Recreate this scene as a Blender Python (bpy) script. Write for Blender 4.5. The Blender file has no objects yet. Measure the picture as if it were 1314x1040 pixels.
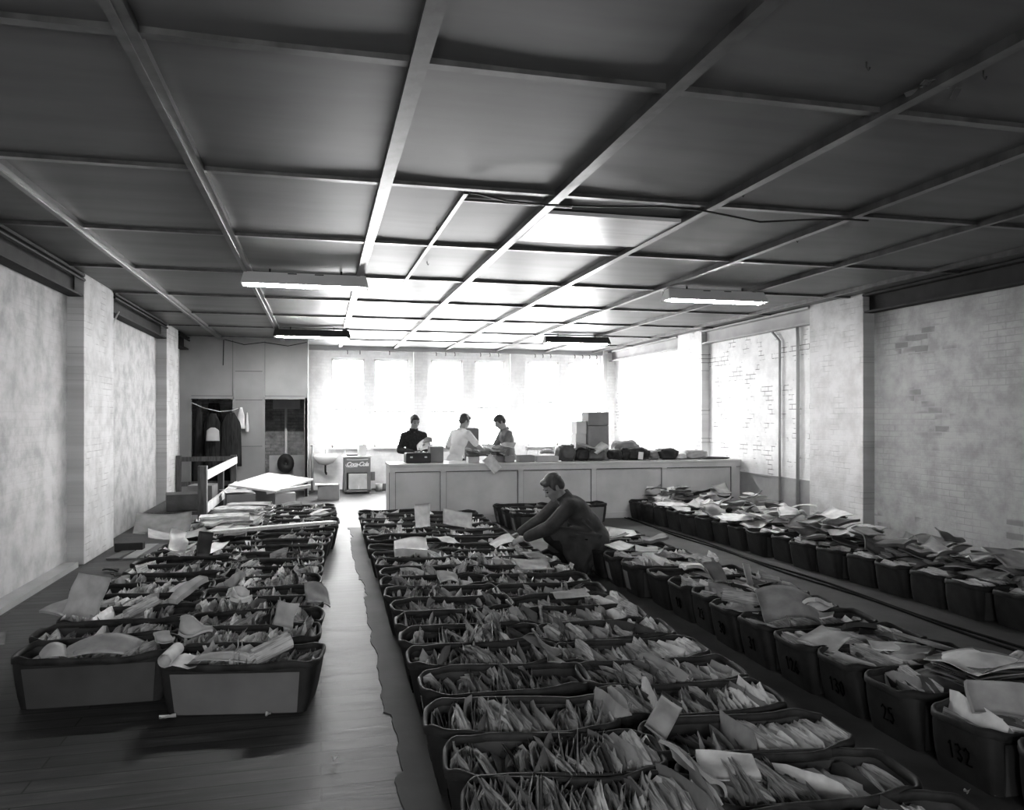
import bpy, bmesh, math, random
import numpy as np
from mathutils import Vector, Matrix, Euler, noise

random.seed(7)
RNG = np.random.default_rng(11)
S = bpy.context.scene
COL = S.collection
R = math.radians
YAW = R(13.77)
CT, ST = math.cos(YAW), math.sin(YAW)
H = 1.75            # eye height
F = 1000.0          # focal length in pixels of the 1314 wide frame
CEIL = 3.45

# ------------------------------------------------------------------ helpers
def ray_x(px, Y):
    """room X of the upright plane Y seen in column px of the photograph"""
    t = (px - 657.0) / F
    return Y * (CT * t + ST) / (CT - ST * t)

def ray_z(px, py, Y):
    t = (px - 657.0) / F
    zc = Y / (CT - ST * t)
    return H - (py - 535.0) / F * zc

def to_view(x, y, z):
    zc = x * ST + y * CT
    xc = x * CT - y * ST
    return 657 + F * xc / zc, 535 - F * (z - H) / zc, zc

class MB:
    """collects geometry for one mesh object"""
    def __init__(self):
        self.v = []; self.f = []; self.m = []; self.n = 0
    def add(self, verts, faces, mat=0):
        b = self.n
        self.v.extend([tuple(p) for p in verts])
        self.f.extend([tuple(i + b for i in q) for q in faces])
        self.m.extend([mat] * len(faces))
        self.n += len(verts)
        return self
    def box(self, c, s, rot=None, mat=0, taper=None):
        hx, hy, hz = s[0] / 2, s[1] / 2, s[2] / 2
        vs = []
        for z in (-1, 1):
            k = 1.0 if taper is None or z < 0 else taper
            for x, y in ((-1, -1), (1, -1), (1, 1), (-1, 1)):
                vs.append(Vector((x * hx * k, y * hy * k, z * hz)))
        if rot is not None:
            M = Euler(rot).to_matrix() if not isinstance(rot, Matrix) else rot
            vs = [M @ p for p in vs]
        vs = [p + Vector(c) for p in vs]
        return self.add(vs, [(3, 2, 1, 0), (4, 5, 6, 7), (0, 1, 5, 4), (1, 2, 6, 5), (2, 3, 7, 6), (3, 0, 4, 7)], mat)
    def rbox(self, c, s, r=0.01, rot=None, mat=0):
        """box with chamfered edges"""
        bm = bmesh.new()
        bmesh.ops.create_cube(bm, size=1.0)
        for p in bm.verts:
            p.co = Vector((p.co.x * s[0], p.co.y * s[1], p.co.z * s[2]))
        bmesh.ops.bevel(bm, geom=bm.edges[:], offset=r, segments=2, affect='EDGES', profile=0.5)
        M = Matrix.Identity(3) if rot is None else Euler(rot).to_matrix()
        bm.verts.index_update()
        vs = [M @ p.co + Vector(c) for p in bm.verts]
        fs = [tuple(q.index for q in f.verts) for f in bm.faces]
        bm.free()
        return self.add(vs, fs, mat)
    def tube(self, pts, r, seg=8, mat=0, cap=True):
        pts = [Vector(p) for p in pts]
        rs = r if isinstance(r, (list, tuple)) else [r] * len(pts)
        vs = []; fs = []
        up0 = None
        for i, p in enumerate(pts):
            a = pts[max(0, i - 1)]; b = pts[min(len(pts) - 1, i + 1)]
            d = (b - a).normalized()
            if up0 is None:
                up0 = Vector((0, 0, 1)) if abs(d.z) < 0.9 else Vector((1, 0, 0))
            s = d.cross(up0).normalized(); u = s.cross(d).normalized(); up0 = u
            for k in range(seg):
                an = 2 * math.pi * k / seg
                vs.append(p + (s * math.cos(an) + u * math.sin(an)) * rs[i])
        for i in range(len(pts) - 1):
            for k in range(seg):
                k2 = (k + 1) % seg
                fs.append((i * seg + k, i * seg + k2, (i + 1) * seg + k2, (i + 1) * seg + k))
        if cap:
            fs.append(tuple(range(seg - 1, -1, -1)))
            fs.append(tuple(range((len(pts) - 1) * seg, len(pts) * seg)))
        return self.add(vs, fs, mat)
    def lathe(self, prof, c=(0, 0, 0), seg=20, mat=0, sx=1.0, sy=1.0):
        vs = []; fs = []
        for r, z in prof:
            for k in range(seg):
                an = 2 * math.pi * k / seg
                vs.append((c[0] + r * sx * math.cos(an), c[1] + r * sy * math.sin(an), c[2] + z))
        for i in range(len(prof) - 1):
            for k in range(seg):
                k2 = (k + 1) % seg
                fs.append((i * seg + k, i * seg + k2, (i + 1) * seg + k2, (i + 1) * seg + k))
        fs.append(tuple(range(seg - 1, -1, -1)))
        fs.append(tuple(range((len(prof) - 1) * seg, len(prof) * seg)))
        return self.add(vs, fs, mat)
    def mesh(self, name, mats):
        me = bpy.data.meshes.new(name)
        me.from_pydata(self.v, [], self.f)
        mats = mats if isinstance(mats, (list, tuple)) else [mats]
        for m in mats:
            me.materials.append(m)
        if len(mats) > 1:
            me.polygons.foreach_set('material_index', self.m)
        me.update()
        return me
    def build(self, name, mats, parent=None, smooth=False, kind=None):
        me = self.mesh(name, mats)
        if smooth:
            me.polygons.foreach_set('use_smooth', [True] * len(me.polygons))
        o = bpy.data.objects.new(name, me)
        COL.objects.link(o)
        if parent is not None:
            o.parent = parent
        if kind:
            o['kind'] = kind
        return o

def tag(o, label, cat, group=None, kind=None):
    o['label'] = label; o['category'] = cat
    if group: o['group'] = group
    if kind: o['kind'] = kind
    return o

def empty(name, loc=(0, 0, 0), rz=0.0, label=None, cat=None, group=None):
    o = bpy.data.objects.new(name, None)
    o.empty_display_size = 0.1
    COL.objects.link(o)
    o.location = loc; o.rotation_euler = (0, 0, rz)
    if label: tag(o, label, cat, group)
    return o

def children(o):
    return [c for c in COL.objects if c.parent == o]

# ------------------------------------------------------------------ materials (all grey: the photograph is black and white)
def newmat(name):
    m = bpy.data.materials.new(name); m.use_nodes = True
    nt = m.node_tree; nt.nodes.clear()
    out = nt.nodes.new('ShaderNodeOutputMaterial')
    b = nt.nodes.new('ShaderNodeBsdfPrincipled')
    nt.links.new(b.outputs[0], out.inputs[0])
    return m, nt, b

def g(v): return (v, v, v, 1)

def mat_noise(name, lo, hi, scale=6.0, rough=0.7, spec=0.3, stretch=(1, 1, 1), detail=6, bump=0.0, bscale=60.0, lopos=0.35, hipos=0.65, metallic=0.0):
    m, nt, b = newmat(name)
    N = nt.nodes; L = nt.links
    tc = N.new('ShaderNodeTexCoord'); mp = N.new('ShaderNodeMapping')
    mp.inputs['Scale'].default_value = stretch
    L.new(tc.outputs['Object'], mp.inputs['Vector'])
    nz = N.new('ShaderNodeTexNoise'); nz.inputs['Scale'].default_value = scale; nz.inputs['Detail'].default_value = detail
    L.new(mp.outputs[0], nz.inputs['Vector'])
    rp = N.new('ShaderNodeValToRGB')
    rp.color_ramp.elements[0].position = lopos; rp.color_ramp.elements[0].color = g(lo)
    rp.color_ramp.elements[1].position = hipos; rp.color_ramp.elements[1].color = g(hi)
    L.new(nz.outputs['Fac'], rp.inputs[0]); L.new(rp.outputs[0], b.inputs['Base Color'])
    b.inputs['Roughness'].default_value = rough
    b.inputs['Specular IOR Level'].default_value = spec
    b.inputs['Metallic'].default_value = metallic
    if bump > 0:
        n2 = N.new('ShaderNodeTexNoise'); n2.inputs['Scale'].default_value = bscale; n2.inputs['Detail'].default_value = 4
        L.new(mp.outputs[0], n2.inputs['Vector'])
        bp = N.new('ShaderNodeBump'); bp.inputs['Strength'].default_value = bump; bp.inputs['Distance'].default_value = 0.01
        L.new(n2.outputs['Fac'], bp.inputs['Height']); L.new(bp.outputs[0], b.inputs['Normal'])
    return m

def mat_emit(name, strength, v=1.0):
    m = bpy.data.materials.new(name); m.use_nodes = True
    nt = m.node_tree; nt.nodes.clear()
    out = nt.nodes.new('ShaderNodeOutputMaterial'); e = nt.nodes.new('ShaderNodeEmission')
    e.inputs[0].default_value = g(v); e.inputs[1].default_value = strength
    nt.links.new(e.outputs[0], out.inputs[0])
    return m

def mat_brick_wall(name, lo, hi, mortar, rough=0.8, peel=0.0, line=0.5, axis='YZ', bw=0.23, rh=0.078, bump=0.35, stain=0.0, stain_lo=0.62, jlo=0.42, jhi=0.62, jscale=1.6, peel_lo=0.70):
    """painted brickwork: worn paint noise, faint courses, darker open joints, bare bricks"""
    m, nt, b = newmat(name)
    N = nt.nodes; L = nt.links
    tc = N.new('ShaderNodeTexCoord'); sx = N.new('ShaderNodeSeparateXYZ'); cb = N.new('ShaderNodeCombineXYZ')
    L.new(tc.outputs['Object'], sx.inputs[0])
    L.new(sx.outputs['Y' if axis == 'YZ' else 'X'], cb.inputs[0]); L.new(sx.outputs['Z'], cb.inputs[1])
    br = N.new('ShaderNodeTexBrick')
    br.inputs['Scale'].default_value = 1.0
    br.inputs['Brick Width'].default_value = bw; br.inputs['Row Height'].default_value = rh
    br.inputs['Mortar Size'].default_value = 0.006; br.inputs['Mortar Smooth'].default_value = 0.3
    br.inputs['Color1'].default_value = g(0.0); br.inputs['Color2'].default_value = g(1.0); br.inputs['Mortar'].default_value = g(0.5)
    L.new(cb.outputs[0], br.inputs['Vector'])
    n1 = N.new('ShaderNodeTexNoise'); n1.inputs['Scale'].default_value = 3.2; n1.inputs['Detail'].default_value = 9; n1.inputs['Roughness'].default_value = 0.65
    L.new(cb.outputs[0], n1.inputs['Vector'])
    rp = N.new('ShaderNodeValToRGB')
    rp.color_ramp.elements[0].position = 0.36; rp.color_ramp.elements[0].color = g(lo)
    rp.color_ramp.elements[1].position = 0.58; rp.color_ramp.elements[1].color = g(hi)
    L.new(n1.outputs['Fac'], rp.inputs[0])
    # open joints
    n2 = N.new('ShaderNodeTexNoise'); n2.inputs['Scale'].default_value = jscale; n2.inputs['Detail'].default_value = 5
    L.new(cb.outputs[0], n2.inputs['Vector'])
    r2 = N.new('ShaderNodeMapRange'); r2.inputs['From Min'].default_value = jlo; r2.inputs['From Max'].default_value = jhi
    r2.inputs['To Min'].default_value = 0.0; r2.inputs['To Max'].default_value = line
    L.new(n2.outputs['Fac'], r2.inputs['Value'])
    mu = N.new('ShaderNodeMath'); mu.operation = 'MULTIPLY'
    L.new(br.outputs['Fac'], mu.inputs[0]); L.new(r2.outputs[0], mu.inputs[1])
    mx = N.new('ShaderNodeMix'); mx.data_type = 'RGBA'
    L.new(mu.outputs[0], mx.inputs[0]); L.new(rp.outputs[0], mx.inputs[6]); mx.inputs[7].default_value = g(mortar)
    last = mx.outputs[2]
    if peel > 0:
        # bare bricks where the paint has come off
        n3 = N.new('ShaderNodeTexNoise'); n3.inputs['Scale'].default_value = 1.3; n3.inputs['Detail'].default_value = 3
        mp = N.new('ShaderNodeMapping'); mp.inputs['Scale'].default_value = (0.7, 1.7, 1); mp.inputs['Location'].default_value = (3.1, 0.4, 0)
        L.new(cb.outputs[0], mp.inputs[0]); L.new(mp.outputs[0], n3.inputs['Vector'])
        bw_ = N.new('ShaderNodeRGBToBW'); L.new(br.outputs['Color'], bw_.inputs[0])
        ad = N.new('ShaderNodeMath'); ad.operation = 'MULTIPLY_ADD'; ad.inputs[1].default_value = 0.30
        L.new(bw_.outputs[0], ad.inputs[0]); L.new(n3.outputs['Fac'], ad.inputs[2])
        r3 = N.new('ShaderNodeMapRange'); r3.inputs['From Min'].default_value = peel_lo; r3.inputs['From Max'].default_value = peel_lo + 0.06
        r3.inputs['To Max'].default_value = peel
        L.new(ad.outputs[0], r3.inputs['Value'])
        mx3 = N.new('ShaderNodeMix'); mx3.data_type = 'RGBA'
        L.new(r3.outputs[0], mx3.inputs[0]); L.new(last, mx3.inputs[6]); mx3.inputs[7].default_value = g(lo * 0.45)
        last = mx3.outputs[2]
    if stain > 0:
        n4 = N.new('ShaderNodeTexNoise'); n4.inputs['Scale'].default_value = 5; n4.inputs['Detail'].default_value = 8; n4.inputs['Roughness'].default_value = 0.7
        mp4 = N.new('ShaderNodeMapping'); mp4.inputs['Scale'].default_value = (1.3, 0.55, 1)
        L.new(cb.outputs[0], mp4.inputs[0]); L.new(mp4.outputs[0], n4.inputs['Vector'])
        r4 = N.new('ShaderNodeMapRange'); r4.inputs['From Min'].default_value = stain_lo; r4.inputs['From Max'].default_value = stain_lo + 0.1; r4.inputs['To Max'].default_value = stain
        L.new(n4.outputs['Fac'], r4.inputs['Value'])
        mx4 = N.new('ShaderNodeMix'); mx4.data_type = 'RGBA'
        L.new(r4.outputs[0], mx4.inputs[0]); L.new(last, mx4.inputs[6]); mx4.inputs[7].default_value = g(lo * 0.4)
        last = mx4.outputs[2]
    L.new(last, b.inputs['Base Color'])
    b.inputs['Roughness'].default_value = rough; b.inputs['Specular IOR Level'].default_value = 0.25
    bp = N.new('ShaderNodeBump'); bp.inputs['Strength'].default_value = bump; bp.inputs['Distance'].default_value = 0.012
    iv = N.new('ShaderNodeMath'); iv.operation = 'MULTIPLY_ADD'; iv.inputs[1].default_value = -1.0
    L.new(br.outputs['Fac'], iv.inputs[0]); L.new(n1.outputs['Fac'], iv.inputs[2])
    L.new(iv.outputs[0], bp.inputs['Height']); L.new(bp.outputs[0], b.inputs['Normal'])
    return m

def mat_boards(name):
    """old floorboards running across the room, worn and scuffed"""
    m, nt, b = newmat(name)
    N = nt.nodes; L = nt.links
    tc = N.new('ShaderNodeTexCoord')
    br = N.new('ShaderNodeTexBrick')
    br.inputs['Scale'].default_value = 1.0; br.inputs['Brick Width'].default_value = 2.7; br.inputs['Row Height'].default_value = 0.135
    br.inputs['Mortar Size'].default_value = 0.005; br.inputs['Mortar Smooth'].default_value = 0.1
    br.inputs['Color1'].default_value = g(0.75); br.inputs['Color2'].default_value = g(1.15); br.inputs['Mortar'].default_value = g(0.12)
    L.new(tc.outputs['Object'], br.inputs['Vector'])
    mp = N.new('ShaderNodeMapping'); mp.inputs['Scale'].default_value = (1.2, 9, 1)
    L.new(tc.outputs['Object'], mp.inputs[0])
    n1 = N.new('ShaderNodeTexNoise'); n1.inputs['Scale'].default_value = 1.8; n1.inputs['Detail'].default_value = 9; n1.inputs['Roughness'].default_value = 0.7
    L.new(mp.outputs[0], n1.inputs['Vector'])
    rp = N.new('ShaderNodeValToRGB')
    e = rp.color_ramp.elements
    e[0].position = 0.3; e[0].color = g(0.02); e[1].position = 0.75; e[1].color = g(0.12)
    q = rp.color_ramp.elements.new(0.55); q.color = g(0.05)
    L.new(n1.outputs['Fac'], rp.inputs[0])
    n2 = N.new('ShaderNodeTexNoise'); n2.inputs['Scale'].default_value = 0.9; n2.inputs['Detail'].default_value = 4
    L.new(tc.outputs['Object'], n2.inputs['Vector'])
    r2 = N.new('ShaderNodeMapRange'); r2.inputs['From Min'].default_value = 0.3; r2.inputs['From Max'].default_value = 0.7; r2.inputs['To Min'].default_value = 0.55; r2.inputs['To Max'].default_value = 1.35
    L.new(n2.outputs['Fac'], r2.inputs['Value'])
    m1 = N.new('ShaderNodeMix'); m1.data_type = 'RGBA'; m1.blend_type = 'MULTIPLY'; m1.inputs[0].default_value = 1.0
    L.new(rp.outputs[0], m1.inputs[6]); L.new(br.outputs['Color'], m1.inputs[7])
    m2 = N.new('ShaderNodeMix'); m2.data_type = 'RGBA'; m2.blend_type = 'MULTIPLY'; m2.inputs[0].default_value = 1.0
    L.new(m1.outputs[2], m2.inputs[6]); L.new(r2.outputs[0], m2.inputs[7])
    L.new(m2.outputs[2], b.inputs['Base Color'])
    r3 = N.new('ShaderNodeMapRange'); r3.inputs['To Min'].default_value = 0.45; r3.inputs['To Max'].default_value = 0.68
    L.new(n1.outputs['Fac'], r3.inputs['Value']); L.new(r3.outputs[0], b.inputs['Roughness'])
    b.inputs['Specular IOR Level'].default_value = 0.32
    bp = N.new('ShaderNodeBump'); bp.inputs['Strength'].default_value = 0.35; bp.inputs['Distance'].default_value = 0.006
    s = N.new('ShaderNodeMath'); s.operation = 'MULTIPLY_ADD'; s.inputs[1].default_value = -1.2
    L.new(br.outputs['Fac'], s.inputs[0]); L.new(n1.outputs['Fac'], s.inputs[2])
    L.new(s.outputs[0], bp.inputs['Height']); L.new(bp.outputs[0], b.inputs['Normal'])
    return m

def mat_paper(name, v, ink=0.0):
    m, nt, b = newmat(name)
    N = nt.nodes; L = nt.links
    tc = N.new('ShaderNodeTexCoord')
    n1 = N.new('ShaderNodeTexNoise'); n1.inputs['Scale'].default_value = 9; n1.inputs['Detail'].default_value = 5
    L.new(tc.outputs['Object'], n1.inputs['Vector'])
    rp = N.new('ShaderNodeMapRange'); rp.inputs['From Min'].default_value = 0.3; rp.inputs['From Max'].default_value = 0.7
    rp.inputs['To Min'].default_value = v * 0.75; rp.inputs['To Max'].default_value = v * 1.15
    L.new(n1.outputs['Fac'], rp.inputs['Value'])
    last = rp.outputs[0]
    if ink > 0:
        mp = N.new('ShaderNodeMapping'); mp.inputs['Scale'].default_value = (10, 10, 160)
        L.new(tc.outputs['Object'], mp.inputs[0])
        n2 = N.new('ShaderNodeTexNoise'); n2.inputs['Scale'].default_value = 1.0; n2.inputs['Detail'].default_value = 2
        L.new(mp.outputs[0], n2.inputs['Vector'])
        r2 = N.new('ShaderNodeMapRange'); r2.inputs['From Min'].default_value = 0.45; r2.inputs['From Max'].default_value = 0.6
        r2.inputs['To Min'].default_value = 1.0; r2.inputs['To Max'].default_value = 1.0 - ink
        L.new(n2.outputs['Fac'], r2.inputs['Value'])
        mu = N.new('ShaderNodeMath'); mu.operation = 'MULTIPLY'
        L.new(last, mu.inputs[0]); L.new(r2.outputs[0], mu.inputs[1]); last = mu.outputs[0]
    cc = N.new('ShaderNodeCombineColor')
    for i in range(3): L.new(last, cc.inputs[i])
    L.new(cc.outputs[0], b.inputs['Base Color'])
    b.inputs['Roughness'].default_value = 0.75; b.inputs['Specular IOR Level'].default_value = 0.2
    return m

def mat_glass(name):
    m = bpy.data.materials.new(name); m.use_nodes = True
    nt = m.node_tree; nt.nodes.clear()
    out = nt.nodes.new('ShaderNodeOutputMaterial'); t = nt.nodes.new('ShaderNodeBsdfTransparent'); gl = nt.nodes.new('ShaderNodeBsdfGlossy')
    gl.inputs['Roughness'].default_value = 0.05
    mx = nt.nodes.new('ShaderNodeMixShader'); mx.inputs[0].default_value = 0.06
    nt.links.new(t.outputs[0], mx.inputs[1]); nt.links.new(gl.outputs[0], mx.inputs[2]); nt.links.new(mx.outputs[0], out.inputs[0])
    return m

M = {}
M['wall_l'] = mat_brick_wall('painted_wall_left', 0.33, 0.52, 0.25, peel=0.0, line=0.2, bump=0.2, stain=0.5, stain_lo=0.63, jlo=0.5, jhi=0.65)
M['wall_r'] = mat_brick_wall('painted_wall_right', 0.26, 0.38, 0.12, peel=0.6, line=0.35, bump=0.3, stain=0.35, peel_lo=0.83, jlo=0.5, jhi=0.62)
M['wall_rb'] = mat_brick_wall('white_brick', 0.66, 0.80, 0.05, peel=0.0, line=0.9, bump=0.25, jlo=0.54, jhi=0.60, jscale=3.0)
M['wall_f'] = mat_brick_wall('white_brick_far', 0.7, 0.84, 0.4, peel=0.0, line=0.3, bump=0.25, axis='XZ')
M['pil'] = mat_brick_wall('painted_pier', 0.46, 0.62, 0.2, peel=0.0, line=0.5, bump=0.2, stain=0.4, stain_lo=0.64, jlo=0.5, jhi=0.62, jscale=2.6)
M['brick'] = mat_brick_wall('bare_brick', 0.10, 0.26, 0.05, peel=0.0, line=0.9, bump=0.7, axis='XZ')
M['dado'] = mat_noise('dado_paint', 0.30, 0.40, 2.5, 0.5)
M['ceil'] = mat_noise('ceiling_board', 0.085, 0.12, 1.2, 0.48, 0.28, stretch=(0.6, 3, 1), detail=8)
M['ceilw'] = mat_noise('white_board', 0.6, 0.75, 1.2, 0.25, 0.6, stretch=(0.6, 6, 1))
M['batten'] = mat_noise('batten_paint', 0.03, 0.09, 3, 0.30, 0.6, stretch=(3, 3, 1), lopos=0.3, hipos=0.7)
M['steel'] = mat_noise('dark_steel', 0.010, 0.022, 4, 0.7, 0.12)
M['boards'] = mat_boards('floorboards')
M['lino'] = mat_noise('worn_lino', 0.036, 0.070, 1.6, 0.7, 0.18, stretch=(1, 1, 1), detail=9, bump=0.1, bscale=20)
M['white'] = mat_noise('white_paint', 0.62, 0.74, 3, 0.5)
M['counter'] = mat_noise('counter_paint', 0.40, 0.50, 2.0, 0.55, 0.3, detail=8)
M['counter_d'] = mat_noise('counter_joint', 0.3, 0.4, 2.0, 0.6)
M['part'] = mat_noise('partition_paint', 0.17, 0.21, 1.5, 0.55)
M['seam'] = mat_noise('seam_dark', 0.05, 0.08, 2, 0.7)
M['black'] = mat_noise('black', 0.012, 0.025, 4, 0.5)
M['dark'] = mat_noise('dark_fibre', 0.013, 0.025, 7, 0.6, 0.25, bump=0.08, bscale=40)
M['dark2'] = mat_noise('dark_fibre_worn', 0.045, 0.085, 5, 0.5, 0.35, bump=0.08, bscale=40)
M['rim'] = mat_noise('rim_band', 0.014, 0.038, 9, 0.68, 0.22)
M['inner'] = mat_noise('bin_lining', 0.03, 0.06, 5, 0.7)
M['panel'] = mat_noise('fibre_panel', 0.12, 0.16, 3, 0.6, 0.3, detail=8)
M['panel_d'] = mat_noise('fibre_panel_dark', 0.045, 0.07, 3, 0.5, 0.35, detail=8)
M['rubber'] = mat_noise('black_rubber', 0.006, 0.012, 4, 0.9, 0.08)
M['ink'] = mat_noise('marker_ink', 0.0015, 0.003, 3, 1.0, 0.0)
M['carton'] = mat_noise('carton', 0.16, 0.21, 4, 0.75)
M['carton_l'] = mat_noise('carton_light', 0.5, 0.6, 4, 0.7)
M['wood'] = mat_noise('dark_timber', 0.035, 0.085, 5, 0.6, stretch=(8, 8, 1))
M['wood_l'] = mat_noise('pale_timber', 0.35, 0.5, 4, 0.6, stretch=(1, 8, 8))
M['tube'] = mat_emit('lit_tube', 24.0)
M['tube_b'] = mat_emit('lit_tube_bright', 60.0)
M['enamel'] = mat_noise('white_enamel', 0.85, 0.9, 3, 0.35, 0.5)
M['refl_dark'] = mat_noise('dark_reflector', 0.04, 0.07, 3, 0.45, 0.5)  # rear reflector bodies, far darker than the front pair
M['glass'] = mat_glass('window_glass')
M['porcelain'] = mat_noise('porcelain', 0.75, 0.8, 2, 0.2, 0.5)
M['red'] = mat_noise('cooler_paint', 0.11, 0.14, 3, 0.4, 0.5)
M['metal'] = mat_noise('brushed_metal', 0.45, 0.6, 4, 0.4, 0.5, metallic=0.6)
M['skin'] = mat_noise('skin', 0.26, 0.31, 6, 0.55, 0.3)
M['hair'] = mat_noise('dark_hair', 0.02, 0.05, 30, 0.5, 0.4, stretch=(1, 1, 0.3))
M['hair_l'] = mat_noise('brown_hair', 0.04, 0.10, 30, 0.5, 0.4, stretch=(1, 1, 0.3))
M['coat'] = mat_noise('work_coat', 0.05, 0.085, 7, 0.85, 0.15, bump=0.9, bscale=9)
M['jumper'] = mat_noise('dark_jumper', 0.022, 0.035, 30, 0.9, 0.1)
M['shirt'] = mat_noise('white_shirt', 0.6, 0.7, 8, 0.8, 0.15, bump=0.2, bscale=14)
M['shirt_g'] = mat_noise('grey_shirt', 0.13, 0.18, 8, 0.8, 0.15, bump=0.2, bscale=14)
M['trouser'] = mat_noise('dark_trousers', 0.015, 0.03, 12, 0.85, 0.1)
M['shoe'] = mat_noise('black_leather', 0.01, 0.02, 12, 0.35, 0.5)
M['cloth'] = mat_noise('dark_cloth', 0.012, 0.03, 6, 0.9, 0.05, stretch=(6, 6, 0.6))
M['rag'] = mat_noise('pale_cloth', 0.45, 0.6, 6, 0.9)
PV = [0.82, 0.68, 0.54, 0.38, 0.20, 0.07]
PAPER = [mat_paper('paper_%d' % i, v, ink=(0.45 if i in (1, 2) else 0.0)) for i, v in enumerate(PV)]
PLAIN = [mat_paper('plain_paper_%d' % i, v) for i, v in enumerate((0.72, 0.52, 0.36, 0.22, 0.11, 0.04))]
TONE = ['white', 'pale grey', 'grey', 'dull grey', 'dark', 'black']

# ------------------------------------------------------------------ the room
XL, XR, YF, YB = -2.90, 7.42, 19.2, -3.0

def struct(name, mb, mats, smooth=False):
    return mb.build(name, mats, None, smooth, 'structure')

mb = MB(); mb.box(((XL + XR) / 2, (YF + YB) / 2 + 0.2, -0.1), (XR - XL + 0.8, YF - YB + 0.8, 0.2)); struct('floor', mb, M['boards'])

# worn lino sheet over the boards, with a torn left edge
mb = MB(); ys = np.arange(YB + 0.05, 12.55, 0.05); vs = []; fs = []
ex = 0.38; drift = 0
for i, y in enumerate(ys):
    drift = drift * 0.9 + random.uniform(-0.008, 0.008)
    x = 0.37 + 0.002 * y + drift + (0.035 if int(y * 1.3) % 5 == 0 else 0.0)
    vs += [(x, y, 0.0), (x + 0.004, y, 0.007), (XR - 0.02, y, 0.007)]
for i in range(len(ys) - 1):
    a = i * 3
    fs += [(a, a + 3, a + 4, a + 1), (a + 1, a + 4, a + 5, a + 2)]
fs = [tuple(reversed(q)) for q in fs]
mb.add(vs, fs); struct('floor_lino', mb, M['lino'])

# left wall, with the brick piers
mb = MB(); mb.box((XL - 0.15, (YF + YB) / 2, CEIL / 2), (0.3, YF - YB + 0.6, CEIL)); struct('wall_left', mb, M['wall_l'])
for i, (y0, y1) in enumerate(((10.15, 11.5), (15.25, 16.4), (5.0 - 0.1, 5.9 - 0.1))[:2]):
    mb = MB(); mb.rbox(((XL - 0.05 - 2.72) / 2, (y0 + y1) / 2, CEIL / 2), (XL * -1 - 2.72 + 0.05, y1 - y0, CEIL), 0.008); struct('pillar_%d' % (i + 1), mb, M['pil'])
mb = MB(); mb.box((XR + 0.15, (YF + YB) / 2, CEIL / 2), (0.3, YF - YB + 0.6, CEIL)); struct('wall_right', mb, M['wall_r'])
for i, (y0, y1) in enumerate(((9.26, 10.47), (13.94, 15.0))):
    mb = MB(); mb.rbox((XR - 0.05, (y0 + y1) / 2, CEIL / 2), (0.26, y1 - y0, CEIL), 0.008); struct('pillar_%d' % (i + 3), mb, M['wall_rb'] if i else M['pil'])
# whiter brick bays on the right
for (y0, y1) in ((10.47, 13.94), (15.0, 19.2)):
    mb = MB(); mb.box((XR - 0.01, (y0 + y1) / 2, CEIL / 2 + 0.37), (0.03, y1 - y0, CEIL - 0.74)); struct('wall_right_bay', mb, M['wall_rb'])
mb = MB(); mb.box((XR - 0.01, 12.2, 0.37), (0.04, 3.46, 0.74)); mb.box((XR - 0.02, 12.2, 0.745), (0.05, 3.46, 0.025), mat=1); struct('trim_1', mb, [M['dado'], M['counter_d']])
# back wall behind the camera; two unseen windows in it are added as fill
FILL_WIN = [(-1.7, -0.95), (0.1, 0.85)]; BS, BT = 1.1, 2.6
mb = MB(); be = [XL - 0.4] + [e for q in FILL_WIN for e in q] + [XR + 0.4]
for i in range(0, len(be), 2): mb.box(((be[i] + be[i + 1]) / 2, YB - 0.1, CEIL / 2), (be[i + 1] - be[i], 0.2, CEIL))
for a, b_ in FILL_WIN:
    mb.box(((a + b_) / 2, YB - 0.1, BS / 2), (b_ - a, 0.2, BS)); mb.box(((a + b_) / 2, YB - 0.1, (BT + CEIL) / 2), (b_ - a, 0.2, CEIL - BT))
struct('wall_back', mb, M['wall_f'])
for i, (a, b_) in enumerate(FILL_WIN):
    root = empty('window_%d' % (i + 7), (a, YB - 0.1, BS)); root['kind'] = 'structure'  # unseen window, added to light the foreground
    d = b_ - a; h = BT - BS; fr = MB()
    for q in (0.02, d / 2, d - 0.02): fr.box((q, 0, h / 2), (0.04, 0.08, h))
    for q in (0.02, h / 2, h - 0.02): fr.box((d / 2, 0, q), (d, 0.07, 0.04))
    fr.build('window_frame', M['white'], root)
    p = MB(); p.box((d / 2, 0, h / 2), (d - 0.02, 0.006, h - 0.02)); p.build('window_pane', M['glass'], root)

# far wall with six sash windows
WIN = [(0.24, 1.03, 1.93), (1.25, 2.09, 1.88), (2.64, 3.44, 1.88), (3.74, 4.52, 1.98), (5.115, 5.946, 2.12), (6.20, 7.03, 2.12)]
SILL, HEAD = 1.0, 3.16
mb = MB()
edges = [XL - 0.3] + [e for w in WIN for e in (w[0], w[1])] + [XR + 0.3]
for i in range(0, len(edges), 2):
    a, b_ = edges[i], edges[i + 1]
    mb.box(((a + b_) / 2, YF + 0.15, CEIL / 2), (b_ - a, 0.3, CEIL))
for w in WIN:
    c = (w[0] + w[1]) / 2; d = w[1] - w[0]
    mb.box((c, YF + 0.15, SILL / 2), (d, 0.3, SILL)); mb.box((c, YF + 0.15, (HEAD + CEIL) / 2), (d, 0.3, CEIL - HEAD))
struct('wall_far', mb, M['wall_f'])  # portals of the added rear windows
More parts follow.
